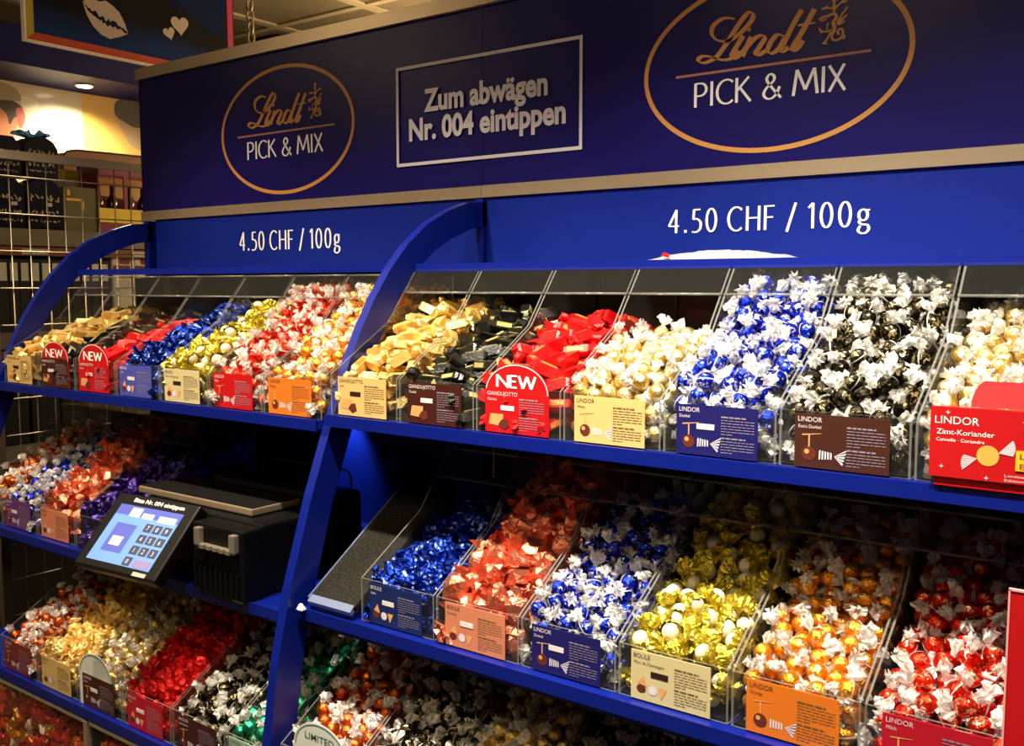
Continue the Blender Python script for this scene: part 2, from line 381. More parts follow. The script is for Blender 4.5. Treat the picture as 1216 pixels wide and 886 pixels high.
header(-2.535, -1.2880, 1.642, 'left of the joint', (-1.916, 1.9654, 1.037, 1.6408, .2436, .1538))
header(-1.2855, XR1+.02, 1.640, 'right of the joint', (-.660, 1.9617, 1.0, 1.6388, .2372, .1475))
def price(x0, x1, yf, side, tx0, tx1, z, cap):
    t = thing('price_board', 'blue board with white price per 100g %s' % side, 'sign', ((x0+x1)/2, yf, 1.62))
    m = MB(); m.box(x0, x1, yf, 1.661, 1.6195, 1.7645); m.build('board', BLUE, t)
    m = MB(); pen_text(m, '4.50 CHF / 100g', tx0, tx1, z, cap, yf-.0012, .115, .060, .30, .30); m.build('lettering', WHITEINK, t)
price(-2.475, -1.298, 1.6425, 'left of the centre post', -2.0998, -1.7233, 1.6698, .048)
price(-1.276, XR1, 1.6405, 'right of the centre post', -.8460, -.4800, 1.6760, .0425)
t = thing('notice', 'white framed notice with two lines of bold lettering between the two oval logos', 'notice', (-1.287, 1.6375, 1.845))
m = MB(); fr = [(-1.532,1.8455),(-1.037,1.8455),(-1.037,2.0645),(-1.532,2.0645)]; i_ = .007
inn = [(fr[0][0]+i_,fr[0][1]+i_),(fr[1][0]-i_,fr[1][1]+i_),(fr[2][0]-i_,fr[2][1]-i_),(fr[3][0]+i_,fr[3][1]-i_)]
m.add([(p[0], 1.6375, p[1]) for p in fr+inn], [(0,1,5,4),(1,2,6,5),(2,3,7,6),(3,0,4,7)])
m.build('border', GREYINK, t)
m = MB(); type_text(m, 'Zum abwägen', -1.449, 1.9615, .0480, 1.6375, .330, bold=.034); m.build('lettering', GREYINK, t)
m = MB(); type_text(m, 'Nr. 004 eintippen', -1.4935, 1.9015, .0480, 1.6375, .418, bold=.034); m.build('lettering', GREYINK, t)

# ------------------------------------------------------------------ candy kinds
CELLO = clear_mat('clear_wrapper', (0.97, 0.97, 0.97), 0.46, 0.16, (246, 244, 238), gloss=.16, bump=.6)
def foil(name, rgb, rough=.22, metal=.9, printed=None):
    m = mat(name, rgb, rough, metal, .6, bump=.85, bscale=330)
    if printed:      # pale noise patches: printed script plus foil glints put into the colour
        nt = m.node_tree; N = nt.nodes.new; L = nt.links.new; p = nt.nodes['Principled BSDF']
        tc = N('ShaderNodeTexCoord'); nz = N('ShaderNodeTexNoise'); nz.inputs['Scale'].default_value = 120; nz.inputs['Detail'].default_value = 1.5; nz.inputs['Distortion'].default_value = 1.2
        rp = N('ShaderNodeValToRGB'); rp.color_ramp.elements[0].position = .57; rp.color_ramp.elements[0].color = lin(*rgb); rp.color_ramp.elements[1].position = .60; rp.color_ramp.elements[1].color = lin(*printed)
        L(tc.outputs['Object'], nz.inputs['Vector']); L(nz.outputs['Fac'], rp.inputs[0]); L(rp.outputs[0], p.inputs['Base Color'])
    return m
PRINT_GLINT = (232, 230, 226)
FO = dict(blue=foil('blue_foil', (18, 42, 190), printed=PRINT_GLINT), dark=foil('black_foil', (32, 27, 18), .25, printed=(196, 180, 130)), red=foil('red_foil', (224, 40, 18), printed=(244, 190, 150)), orange=foil('orange_foil', (250, 164, 36), printed=(252, 226, 160)),
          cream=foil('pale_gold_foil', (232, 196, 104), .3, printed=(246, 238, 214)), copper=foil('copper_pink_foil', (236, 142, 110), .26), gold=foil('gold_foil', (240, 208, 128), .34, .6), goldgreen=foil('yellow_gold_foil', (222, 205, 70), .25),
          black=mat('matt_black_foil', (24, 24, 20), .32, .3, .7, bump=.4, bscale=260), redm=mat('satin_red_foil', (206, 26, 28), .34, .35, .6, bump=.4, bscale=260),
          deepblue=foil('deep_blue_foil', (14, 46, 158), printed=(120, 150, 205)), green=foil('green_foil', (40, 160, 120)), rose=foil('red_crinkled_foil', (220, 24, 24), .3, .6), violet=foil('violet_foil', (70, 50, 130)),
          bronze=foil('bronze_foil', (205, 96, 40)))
EGG = mat('white_shell_print', (206, 198, 170), .38, 0, .5, bump=.5, bscale=260)
def ico(sub, r):
    bm = bmesh.new(); bmesh.ops.create_icosphere(bm, subdivisions=sub, radius=r); return bm
def ball_mb(seed, r=.0128, rough=.0005):
    bm = ico(3, r); rr = random.Random(seed); off = Vector((seed*3.1, seed*1.7, 0))
    for v in bm.verts:
        n = noise.noise(v.co*240+off)*rough + noise.noise(v.co*110+off)*rough*1.3
        a = abs(v.co.x)/r
        v.co *= 1+n/r; v.co.x *= 1+.10*a**6
    m = MB(); m.bm(bm, 0, True); return m
def tails(m, seed, r=.0128, mi=1, ln=.0145, fl=.0135, foilneck=None):
    rr = random.Random(seed*17+3)
    for s in (-1, 1):
        n = 16; rings = [(r*.93, .0050), (r*1.16, .0034), (r*1.16+ln*.40, fl*.72), (r*1.16+ln*.72, fl*1.0), (r*1.16+ln, fl*.80)]
        base = len(m.v); tw = rr.random()*6; bend = Vector((0, rr.uniform(-.5, .5), rr.uniform(-.5, .5)))
        for k, (xx, ra) in enumerate(rings):
            for j in range(n):
                an = tw+2*math.pi*j/n+k*.18; pl = 1 if (j+(k > 3)) % 2 else (1-.17*k)
                q = ra*pl*rr.uniform(.72, 1.22 if k > 1 else 1.05); dx = rr.uniform(-.0034, .0034)*(k > 1)
                off = bend*max(0, xx-r*1.16)
                m.v.append((s*(xx+dx), math.cos(an)*q+off.y, math.sin(an)*q*(1-.12*max(0, k-1))+off.z))
        for k in range(4):
            for j in range(n):
                j2 = (j+1) % n; f = (base+k*n+j, base+k*n+j2, base+(k+1)*n+j2, base+(k+1)*n+j)
                m.f.append(f if s > 0 else f[::-1]); m.m.append(mi); m.sm.append(False)
    n = 9; b0 = len(m.v); rr_ = r*1.03                                  # the film that wraps the ball between both twists
    for i in range(n+1):
        a = math.pi*i/n; x = -math.cos(a)*rr_*1.12; z = math.sin(a)*rr_+.0005
        m.v += [(x, -.0008, z), (x, .0008, z)]
    for i in range(n): m.f.append((b0+2*i, b0+2*i+1, b0+2*i+3, b0+2*i+2)); m.m.append(mi); m.sm.append(True)
    return m
def bar_mb(seed, L=.047, wb=.020, wt=.012, h=.015, patch=True):
    rr = random.Random(seed); m = MB()
    xs = [-L/2, -L/2+.004, -L/6, L/6, L/2-.004, L/2]; sec = []
    for i, x in enumerate(xs):
        k = .55 if i in (0, 5) else 1.0; j = lambda a: a*rr.uniform(.93, 1.07)
        sec.append([(x, -j(wb)/2*k, -h/2*k), (x, j(wb)/2*k, -h/2*k), (x, j(wt)/2*k, j(h)/2*k), (x, -j(wt)/2*k, j(h)/2*k)])
    vs = [p for s in sec for p in s]; fs = []; mm = []
    for i in range(5):
        for j in range(4):
            j2 = (j+1) % 4; fs.append((i*4+j, i*4+j2, (i+1)*4+j2, (i+1)*4+j)[::-1])
    m.add(vs, fs, 0); m.add([], [])
    m.f += [(0, 1, 2, 3), (23, 22, 21, 20)]; m.m += [0, 0]; m.sm += [False, False]
    # folded foil flaps at the ends
    for s in (-1, 1):
        x = s*L/2; m.add([(x, -wb*.32, 0), (x, wb*.32, 0), (x+s*.005, wb*.2, -.004), (x+s*.005, -wb*.2, -.005), (x-s*.001, -wb*.32, -.002), (x-s*.001, wb*.32, -.002)], [(0,1,2,3), (3,2,5,4), (0,3,4), (1,5,2)], 0)
    if patch:
        z = h/2+.0012; m.add([(-L*.28, -wt*.32, z), (L*.28, -wt*.32, z), (L*.28, wt*.32, z), (-L*.28, wt*.32, z), (-L*.28, -wt*.32, z-.002), (L*.28, -wt*.32, z-.002), (L*.28, wt*.32, z-.002), (-L*.28, wt*.32, z-.002)],
              [(0,1,2,3), (4,5,1,0), (5,6,2,1), (6,7,3,2), (7,4,0,3)], 1)
    return m
def crumple_mb(seed, r=.0165, jag=.30, sub=3, squash=(1, 1, .85), ears=2):
    bm = ico(sub, 1.0); rr = random.Random(seed); off = Vector((seed*1.37, seed*2.1, seed*.7))
    for v in bm.verts:
        c = v.co.normalized(); k = max(abs(c.x), abs(c.y), abs(c.z)); box = .80/k*.55+.45      # a boxy sweet under the foil
        rid = 1-abs(noise.noise(c*2.6+off))*2.2; rid2 = 1-abs(noise.noise(c*6.0+off*2))*2.0          # sharp folds
        v.co = Vector((c.x*squash[0], c.y*squash[1], c.z*squash[2]))*r*box*(.92+jag*.75*rid*.5+jag*.45*rid2*.5+rr.uniform(-1, 1)*(.10 if sub == 2 else .035))
    m = MB(); m.bm(bm, 0, False)
    for e in range(ears):
        s = 1 if e % 2 else -1; n = 12; b0 = len(m.v); x = s*r*squash[0]*.80; tl = rr.uniform(-.5, .5)
        for k, (dx, ra) in enumerate(((0, .45), (.30, .30), (.85, .95))):
            for j in range(n):
                an = 2*math.pi*j/n; q = r*ra*rr.uniform(.75, 1.2)*(1 if j % 2 or k < 2 else .7)
                m.v.append((x+s*r*(dx+rr.uniform(-.12, .12)*(k > 1)), math.cos(an+k*.3)*q, math.sin(an+k*.3)*q*(.45 if k > 1 else .8)+tl*r*dx))
        for k in range(2):
            for j in range(n):
                j2 = (j+1) % n; f = (b0+k*n+j, b0+k*n+j2, b0+(k+1)*n+j2, b0+(k+1)*n+j); m.f.append(f if s > 0 else f[::-1]); m.m.append(0); m.sm.append(False)
    return m
def boule_mb(seed):
    m = ball_mb(seed, .0125, .0002); rr = random.Random(seed)      # white ball sitting in a crinkled gold skirt
    n = 26; b0 = len(m.v); prof = [(-.0128, .001), (-.0105, .0105), (-.003, .0148), (.0035, .0150), (.0062, .0140)]
    for k, (zz, ra) in enumerate(prof):
        for j in range(n):
            an = 2*math.pi*j/n; q = ra*rr.uniform(.90, 1.16)*(1+.10*(j % 2)*(k > 1)); m.v.append((math.cos(an)*q, math.sin(an)*q, zz+rr.uniform(-.0024, .0024)*(1+.5*(k > 3))))
    for k in range(4):
        for j in range(n):
            j2 = (j+1) % n; m.f.append((b0+k*n+j, b0+k*n+j2, b0+(k+1)*n+j2, b0+(k+1)*n+j)); m.m.append(1); m.sm.append(False)
    t0 = len(m.v); m.v.append((0, 0, -.012)); 
    for j in range(9):
        an = 2*math.pi*j/9; q = .012*rr.uniform(.6, 1.2); m.v.append((math.cos(an)*q, math.sin(an)*q, -.021+rr.uniform(-.004, .004)))
    for j in range(9): m.f.append((t0, t0+1+j, t0+1+(j+1) % 9)); m.m.append(1); m.sm.append(False)
    return m
BARPATCH = dict(gold=mat('gold_bar_label', (196, 150, 60), .35, .6), black=mat('pale_gold_bar_label', (196, 186, 120), .35, .5), redm=mat('orange_bar_label', (236, 130, 66), .4, .3))
KINDS = {}   # kind -> (object name, list of (mesh, child mesh or None), packing radius, orientation mode)
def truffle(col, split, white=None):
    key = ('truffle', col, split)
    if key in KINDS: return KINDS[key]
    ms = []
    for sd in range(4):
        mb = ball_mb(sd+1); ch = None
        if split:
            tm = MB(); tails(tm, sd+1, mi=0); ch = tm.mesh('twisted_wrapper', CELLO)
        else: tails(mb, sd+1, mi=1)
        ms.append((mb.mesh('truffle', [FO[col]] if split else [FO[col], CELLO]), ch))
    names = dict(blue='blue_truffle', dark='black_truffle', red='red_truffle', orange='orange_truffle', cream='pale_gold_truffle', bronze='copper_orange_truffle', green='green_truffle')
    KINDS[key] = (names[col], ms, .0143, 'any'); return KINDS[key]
def bars(col):
    key = ('bar', col)
    if key in KINDS: return KINDS[key]
    KINDS[key] = (dict(gold='gold_chocolate_bar', black='black_chocolate_bar', redm='red_chocolate_bar')[col], [(bar_mb(s).mesh('bar', [FO[col], BARPATCH[col]]), None) for s in range(5)], .0150, 'flat'); return KINDS[key]
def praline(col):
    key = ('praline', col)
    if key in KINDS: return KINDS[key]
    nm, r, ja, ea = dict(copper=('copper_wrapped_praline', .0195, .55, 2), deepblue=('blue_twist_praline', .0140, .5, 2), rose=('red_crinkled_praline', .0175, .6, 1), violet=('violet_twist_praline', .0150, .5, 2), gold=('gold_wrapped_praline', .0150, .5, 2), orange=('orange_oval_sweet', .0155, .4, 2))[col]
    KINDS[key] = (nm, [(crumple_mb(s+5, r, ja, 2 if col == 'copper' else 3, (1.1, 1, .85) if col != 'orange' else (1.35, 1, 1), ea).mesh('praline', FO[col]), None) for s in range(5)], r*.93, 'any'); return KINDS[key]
def boule():
    key = 'boule'
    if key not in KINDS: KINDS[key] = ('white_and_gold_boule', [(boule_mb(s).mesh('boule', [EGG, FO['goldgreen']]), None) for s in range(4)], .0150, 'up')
    return KINDS[key]

# ------------------------------------------------------------------ bins, piles of candy
FH, KN, TP = .072, (.148, .160), (.228, .260)
DEPTH = .37
_cr = cam.rotation_euler.to_matrix()
CAMS = [np.array(c) for c in ((0, 0, 1.58), (-.45, .05, 1.6), (.45, .05, 1.6))]
def in_frame(p, margin=45):
    d = _cr.transposed() @ (Vector(p)-cam.location)
    if d.z > -.05: return False
    u = W_PX/2+F_PX*d.x/-d.z; v = H_PX/2-F_PX*d.y/-d.z
    return -margin < u < W_PX+margin and -margin < v < H_PX+margin
def poly(pts):
    ys = [p[0] for p in pts]; zs = [p[1] for p in pts]
    return lambda y: np.interp(y, ys, zs)
def pack(w_, d_, surf, R, seed, thick=2.3):
    """settle spheres between a sloping false floor and the heap's surface"""
    rg = np.random.default_rng(seed)
    fl = lambda y: np.maximum(.004, np.where(y < .045, .004, surf(y)-thick*2*R*.92))
    ys = np.linspace(R, d_-R, 200); col = np.maximum(surf(ys)-fl(ys), 0)
    vol = col.mean()*(d_)*w_; n = int(.64*vol/(4/3*math.pi*R**3))
    cdf = np.cumsum(col); cdf = cdf/cdf[-1]
    y = np.interp(rg.random(n), cdf, ys); x = rg.uniform(R, w_-R, n); z = fl(y)+R+rg.random(n)*np.maximum(surf(y)-fl(y)-2*R, .001)
    P = np.stack([x, y, z], 1)
    for it in range(90):
        D = P[:, None]-P[None]; L = np.sqrt((D**2).sum(2))+1e-9; np.fill_diagonal(L, 9)
        pen = np.maximum(0, 2*R-L); P += (D/L[..., None]*(pen*.26)[..., None]).sum(1)
        if it < 70: P[:, 2] -= .0006
        P[:, 0] = np.clip(P[:, 0], R, w_-R); P[:, 1] = np.clip(P[:, 1], R, d_-R)
        P[:, 2] = np.maximum(P[:, 2], fl(P[:, 1])+R); P[:, 2] = np.minimum(P[:, 2], np.maximum(surf(P[:, 1])-R*.3, fl(P[:, 1])+R))
    return P, fl
def seen(P, R):
    """which candies can be seen at all from around the camera"""
    n = len(P); keep = np.zeros(n, int); g = np.random.default_rng(1)
    for c in CAMS:
        v = c-P; v /= np.linalg.norm(v, axis=1)[:, None]
        for k in range(10):
            o = g.normal(size=(n, 3)); o /= np.linalg.norm(o, axis=1)[:, None]; o = o+v*.6; o /= np.linalg.norm(o, axis=1)[:, None]
            S = P+o*R*.95; d = c-S; d /= np.linalg.norm(d, axis=1)[:, None]
            Q = P[None]-S[:, None]; t = (Q*d[:, None]).sum(2); perp = ((Q-t[..., None]*d[:, None])**2).sum(2)
            shade = np.zeros(n, bool)
            for zs, yf in ((1.335, 1.172), (1.012, 1.105)):
                f = (zs-S[:, 2])/(c[2]-S[:, 2]); yc = S[:, 1]+(c[1]-S[:, 1])*f; shade |= (f > 0) & (f < 1) & (yc > yf)
            hit = (t > 0) & (perp < (R*.80)**2); np.fill_diagonal(hit, False)
            keep += ~hit.any(1) & ~shade
    return keep >= 3
def fill(kind, x0, y0, z0, w_, d_, surf, seed, label, group, thick=2.3, zmax=.255):
    name, ms, R, mode = kind
    P, fl = pack(w_-.008, d_, surf, R, seed, thick); P = P+np.array([x0+.004, y0, z0])
    kp = seen(P, R); rr = random.Random(seed); n = 0
    for p, k in zip(P, kp):
        if not k or not in_frame(p): continue
        me, ch = ms[rr.randrange(len(ms))]
        o = bpy.data.objects.new(name, me); COL.objects.link(o); o.location = p
        if mode == 'any':
            best = None
            for tr in range(40):
                q = Quaternion((rr.gauss(0, 1), rr.gauss(0, 1), rr.gauss(0, 1), rr.gauss(0, 1))).normalized(); ax = q @ Vector((1, 0, 0)); bad = 0
                for sg in (-1, 1):
                    for ln_ in (.018, .031):
                        e = Vector(p)+ax*sg*ln_; fr_ = .012 if ln_ > .02 else .006
                        fx, fy = fr_*math.sqrt(max(0, 1-ax.x**2)), fr_*math.sqrt(max(0, 1-ax.y**2))
                        bad += max(0, x0+.004-(e.x-fx))+max(0, (e.x+fx)-(x0+w_-.004))+max(0, y0-(e.y-fy))+max(0, e.y+fy-(y0+d_))+max(0, z0-(e.z-.004))+max(0, e.z+.010-(z0+zmax))
                if best is None or bad < best[0]: best = (bad, q)
                if bad < .0005: break
            o.rotation_euler = best[1].to_euler()
        elif mode == 'flat': o.rotation_euler = (rr.choice((0, 0, 0, 1.2, 3.14, -1.2))+rr.uniform(-.3, .3)+.45*math.sin(0), rr.uniform(-.45, .45), rr.uniform(0, 6.28))
        else: o.rotation_euler = (rr.gauss(.5, 1.1), rr.gauss(0, 1.1), rr.uniform(0, 6.28))
        s = rr.uniform(.94, 1.06); o.scale = (s, s, s)
        tag(o, label, 'sweet', group); n += 1
        if ch:
            c = bpy.data.objects.new('twisted_wrapper', ch); COL.objects.link(c); c.parent = o
    return fl
def bin_(x0, y0, z0, w_, label, group, fl, tall=True, depth=DEPTH, dark=False):
    t = thing('sweet_bin', label, 'bin', (x0+w_/2, y0+depth/2, z0), group)
    th = .0028
    prof = [(y0, z0), (y0, z0+FH), (y0+KN[0], z0+KN[1]), (y0+TP[0], z0+TP[1]), (y0+depth, z0+TP[1]), (y0+depth, z0)]
    for xx in (x0, x0+w_-th):
        m = MB(); m.prism_x(prof, xx, xx+th, 0, 1); m.build('side_panel', [ACR, EDGE], t)
    m = MB(); m.prism_y([(x0+th, z0), (x0+w_-th, z0), (x0+w_-th, z0+FH), (x0+th, z0+FH)], y0, y0+th, 0, 1); m.build('front_panel', [ACR, EDGE], t)
    m = MB(); ys = np.linspace(y0+th, y0+depth-th, 14); zz = [z0+float(fl(np.array(max(0, a-y0-.004))))-.001 for a in ys]
    m.prism_x([(a, c) for a, c in zip(ys, zz)]+[(a, c-.0025) for a, c in zip(ys[::-1], zz[::-1])], x0+th, x0+w_-th, 0); m.build('sloping_floor', mat('smoked_acrylic', (20, 18, 18), .3), t)
    if tall:
        # clear flap along the upper edge
        a = Vector((y0+TP[0], z0+TP[1])); c = a+(Vector((y0+KN[0], z0+KN[1]))-a)*.46; nrm = Vector((-(a-c).y, (a-c).x)).normalized()*.0035
        m = MB(); m.prism_x([tuple(a), tuple(c), tuple(c+nrm), tuple(a+nrm)], x0, x0+w_, 0)
        for q in (a, c): m.tube([(x0, q.x+nrm.x/2, q.y+nrm.y/2), (x0+w_, q.x+nrm.x/2, q.y+nrm.y/2)], .0021, 6, 1)
        m.build('flap', [ACR, EDGE], t)
        m = MB(); m.prism_x([tuple(a+nrm), (y0+depth-.01, z0+TP[1]+.0005), (y0+depth-.01, z0+TP[1]+.0030), (a.x-.001, z0+TP[1]+.0030)], x0+.001, x0+w_-.001, 0); m.build('lid', [ACR], t)
    m = MB(); m.box(x0+th, x0+w_-th, y0+depth-th, y0+depth, z0, z0+TP[1]); m.build('back_panel', mat('smoked_acrylic', (20, 18, 18), .3), t)
    return t

# ---- label cards
BROWNP = mat('chocolate_brown_print', (92, 36, 20), .5); TANP = mat('caramel_print', (206, 150, 90), .5)
SILV = mat('silver_print', (206, 200, 206), .5)
def disc(m, cx, cz, r, y, mi, sq=1.0, n=16):
    m.add([(cx+r*math.cos(2*math.pi*i/n), y, cz+r*sq*math.sin(2*math.pi*i/n)) for i in range(n)], [tuple(range(n))], mi)
def card(x0, y, z0, w_, h_, bg, ink, title, sub, label, pic, sticker=None, alpha=None):
    t = thing('info_card', label, 'label card', (x0+w_/2, y, z0), 'information cards on the bins')
    m = MB(); m.box(x0, x0+w_, y-.0012, y, z0, z0+h_); m.build('card', bg, t)
    yy = y-.0016; m = MB()
    if title: type_text(m, title, x0+w_*.035, z0+h_*.855, h_*.095, yy, sx=.95)
    if sub: type_text(m, sub, x0+w_*.04, z0+h_*.735, h_*.066, yy, sx=.9)
    m.build('title', ink, t) if m.v else None
    rr = random.Random(hash(title)*0+int(abs(x0)*1000)); m = MB(); xx0 = x0+w_*.56; z = z0+h_*.78
    for k in range(13):
        th = h_*(.030 if k in (0, 7) else .014); x = xx0; end = x0+w_*(.96 if k not in (0, 6, 7, 12) else .86 if k in (0, 7) else .70)
        while x < end:
            l = min(rr.uniform(.03, .09)*w_, end-x); m.add([(x, yy, z), (x+l, yy, z), (x+l, yy, z+th), (x, yy, z+th)], [(0,1,2,3)]); x += l+w_*.012
        z -= h_*(.055 if k not in (6,) else .085)
    m.build('small_print', FINED if ink is INKD else FINEL, t)
    m = MB(); cx, cz = x0+w_*.16, z0+h_*.26; r = h_*.13
    if pic == 'truffle':
        disc(m, cx, cz, r, yy, 0); disc(m, cx-r*.3, cz+r*.3, r*.35, yy-.0003, 1)
        m.add([(cx-.0009, yy, cz+r), (cx+.0009, yy, cz+r), (cx+.0009, yy, cz+r*2.7), (cx-.0009, yy, cz+r*2.7)], [(0,1,2,3)], 1)
        m.add([(cx-w_*.08, yy, cz+r*2.55), (cx+w_*.13, yy, cz+r*2.95), (cx+w_*.13, yy, cz+r*3.02), (cx-w_*.08, yy, cz+r*2.75)], [(0,1,2,3)], 1)
        for k in range(5):
            a = cx+w_*(.11+.03*k); m.add([(a, yy, cz-r*.8+k*.0006), (a+w_*.016, yy, cz-r*.6), (a+w_*.018, yy, cz+r*.7-k*.001), (a, yy, cz+r*.5)], [(0,1,2,3)], 2)
        for k in range(5):
            m.add([(cx+w_*.27, yy, cz-r*.1), (cx+w_*(.36+.01*k), yy, cz-r*(1.3-.5*k)), (cx+w_*(.37+.01*k), yy, cz-r*(1.0-.5*k))], [(0,1,2)], 2)
    elif pic == 'bar':
        m.add([(x0+w_*.06, yy, cz-r*.6), (x0+w_*.24, yy, cz-r*.8), (x0+w_*.30, yy, cz+r*.6), (x0+w_*.30, yy, cz+r*1.3), (x0+w_*.09, yy, cz+r*1.3)], [(0,1,2,3,4)], 1)
        m.add([(x0+w_*.22, yy-.0003, cz-r*.6), (x0+w_*.31, yy-.0003, cz-r*1.4), (x0+w_*.40, yy-.0003, cz-r*.8), (x0+w_*.37, yy-.0003, cz+r*.6), (x0+w_*.27, yy-.0003, cz+r*.3)], [(0,1,2,3,4)], 0)
    else:
        disc(m, cx-r*.3, cz-r*.2, r*.8, yy, 0, .8); m.add([(cx-r*.9, yy, cz+r*.6), (cx+r*.7, yy, cz+r*.2), (cx+r*.1, yy, cz+r*1.9)], [(0,1,2)], 1)
        disc(m, cx+w_*.13, cz-r*.1, r*.75, yy, 2); m.add([(cx+w_*.24, yy, cz-r*1.2), (cx+w_*.31, yy, cz+r*.6), (cx+w_*.2, yy, cz+r*.6)], [(0,1,2)], 1)
    m.build('picture', [BROWNP, TANP, SILV], t)
    if sticker:
        m = MB(); m.box(x0+w_*.26, x0+w_*.48, y-.0019, y-.0012, z0+h_*.52, z0+h_*.63); m.build('sticker', sticker, t)
    return t
def new_tag(x0, y, z0, w_, h_, label):
    t = thing('new_tag', label, 'tag', (x0+w_/2, y, z0), 'round topped new tags')
    cx = x0+w_/2; n = 22
    pts = [(x0, z0), (x0+w_, z0)]+[(cx+w_/2*math.cos(math.pi*i/n), z0+h_*.58+(h_*.42)*math.sin(math.pi*i/n)) for i in range(n+1)]
    m = MB(); m.prism_y(pts, y-.0012, y, 0); m.build('tag_board', RED, t)
    m = MB(); nib(m, [(cx+w_*.485*math.cos(math.pi*i/n), z0+h_*.58+(h_*.405)*math.sin(math.pi*i/n)) for i in range(n+1)], .0014, .0014, y-.0016); m.build('white_rim', WHITEINK, t)
    m = MB(); pen_text(m, 'NEW', cx-w_*.30, cx+w_*.30, z0+h_*.66, h_*.175, y-.0018, .26, .15, .12); m.build('lettering', WHITEINK, t)

CREAM = mat('cream_card', (200, 170, 106), .45); DBROWN = mat('dark_brown_card', (58, 22, 16), .4); NAVYC = mat('navy_card', (24, 22, 88), .4); ORANGEC = mat('orange_card', (206, 108, 26), .45)
PINKC = mat('pink_card', (192, 118, 88), .45); BLUEC = mat('blue_card', (18, 34, 84), .4); CRIM = mat('crimson_card', (168, 18, 38), .4); BROWNC = mat('brown_card', (62, 30, 20), .4)
SOFTBLUE = mat('violet_blue_card', (66, 74, 158), .4); MAROON = mat('maroon_card', (112, 40, 36), .4); PURP = mat('purple_card', (96, 50, 110), .4); MINT = mat('pale_green_card', (140, 170, 150), .45); PALEC = mat('pale_cream_card', (192, 180, 134), .45)
INKD = mat('dark_ink', (70, 50, 34), .6); INKL = mat('pale_ink', (205, 194, 194), .6)
FINED = mat('fine_brown_print', (112, 86, 52), .6); FINEL = mat('fine_pale_print', (132, 122, 138), .6)
STW = mat('white_sticker', (214, 204, 206), .5); STD = mat('dark_sticker', (40, 16, 12), .5)
FULL = [(0, .088), (.06, .115), (.15, .168), (.23, .235), (.30, .250), (.37, .25)]
ROW = {'1R': (-1.277, 1.188, 1.351, 'top right shelf'), '1L': (-2.452, 1.188, 1.339, 'top left shelf'),
       '2R': (-1.141, 1.122, 1.021, 'middle right shelf'), '2L': (-2.487, 1.122, 1.003, 'middle left shelf'),
       '3L': (-2.235, 1.045, .706, 'bottom left shelf'), '3R': (-1.262, 1.045, .728, 'bottom right shelf')}
ORD = ['first', 'second', 'third', 'fourth', 'fifth', 'sixth', 'seventh', 'eighth']
# row, index, kind, what, surface, card (bg, ink, title, sub, description, picture, sticker), tag
CR = 'cream card'; B_ = []
def add(row, k, kind, what, surf, cd_=None, tg=None, thick=2.3): B_.append((row, k, kind, what, surf, cd_, tg, thick))
add('1R', 0, bars('gold'), 'gold foil chocolate bars', [(0,.085),(.05,.108),(.15,.15),(.25,.185),(.37,.20)], (CREAM, INKD, 'GIANDUJOTTO', 'Latte', 'cream card with brown bar picture', 'bar', STD))
add('1R', 1, bars('black'), 'black foil chocolate bars', [(0,.078),(.07,.100),(.15,.140),(.25,.185),(.37,.17)], (DBROWN, INKL, 'GIANDUJOTTO', 'Dunkel', 'dark brown card', 'bar', STW))
add('1R', 2, bars('redm'), 'red foil chocolate bars', [(0,.088),(.06,.112),(.15,.150),(.22,.178),(.29,.16),(.37,.13)], (RED, INKL, 'GIANDUJOTTO', 'Classico', 'red card under the largest NEW tag', 'bar', STW), 1)
add('1R', 3, truffle('cream', 1), 'pale gold truffles in clear twists', [(0,.092),(.06,.118),(.14,.150),(.20,.155),(.27,.12),(.37,.08)], (CREAM, INKD, 'LINDOR', 'Weiss', 'cream card with pale truffle picture', 'truffle', None))
add('1R', 4, truffle('blue', 1), 'blue foil truffles in clear twists', FULL, (NAVYC, INKL, 'LINDOR', 'Dunkel', 'navy card reading Dunkel', 'truffle', STW))
add('1R', 5, truffle('dark', 1), 'black foil truffles in clear twists', FULL, (BROWNC, INKL, 'LINDOR', 'Extra Dunkel', 'brown card reading Extra Dunkel', 'truffle', None))
add('1R', 6, truffle('cream', 1), 'pale gold truffles behind the red carton', [(0,.085),(.1,.13),(.2,.17),(.3,.20),(.37,.2)])
add('1L', 0, bars('gold'), 'small gold foil bars', [(0,.085),(.06,.105),(.15,.125),(.25,.165),(.37,.19)], (CREAM, INKD, 'GIANDUJOTTO', 'Latte', 'small cream card at the left post', 'bar', STD))
add('1L', 1, bars('black'), 'black foil bars', [(0,.07),(.07,.092),(.15,.115),(.25,.155),(.37,.19)], (BROWNC, INKL, 'GIANDUJOTTO', 'Dunkel', 'brown card under the leftmost NEW tag', 'bar', STW), 1)
add('1L', 2, bars('redm'), 'red foil bars', [(0,.08),(.07,.105),(.15,.130),(.25,.150),(.37,.15)], (RED, INKL, 'GIANDUJOTTO', 'Classico', 'red card under the middle NEW tag', 'bar', STW), 1)
add('1L', 3, praline('deepblue'), 'small blue foil twists', [(0,.075),(.07,.105),(.15,.135),(.25,.185),(.37,.20)], (SOFTBLUE, INKL, 'BOULE', 'Latte', 'violet blue card', 'boule', STW))
add('1L', 4, boule(), 'white and gold boules', [(0,.085),(.07,.12),(.15,.15),(.25,.20),(.37,.21)], (PALEC, INKD, 'BOULE', 'Marc de Champagne', 'pale cream card with dark sticker', 'boule', STD))
add('1L', 5, truffle('red', 0), 'red foil truffles in clear twists', FULL, (RED, INKL, 'LINDOR', 'Milch', 'bright red card', 'truffle', None))
add('1L', 6, truffle('orange', 0), 'orange gold truffles in clear twists', FULL, (ORANGEC, INKD, 'LINDOR', 'Orange', 'orange card', 'truffle', None))
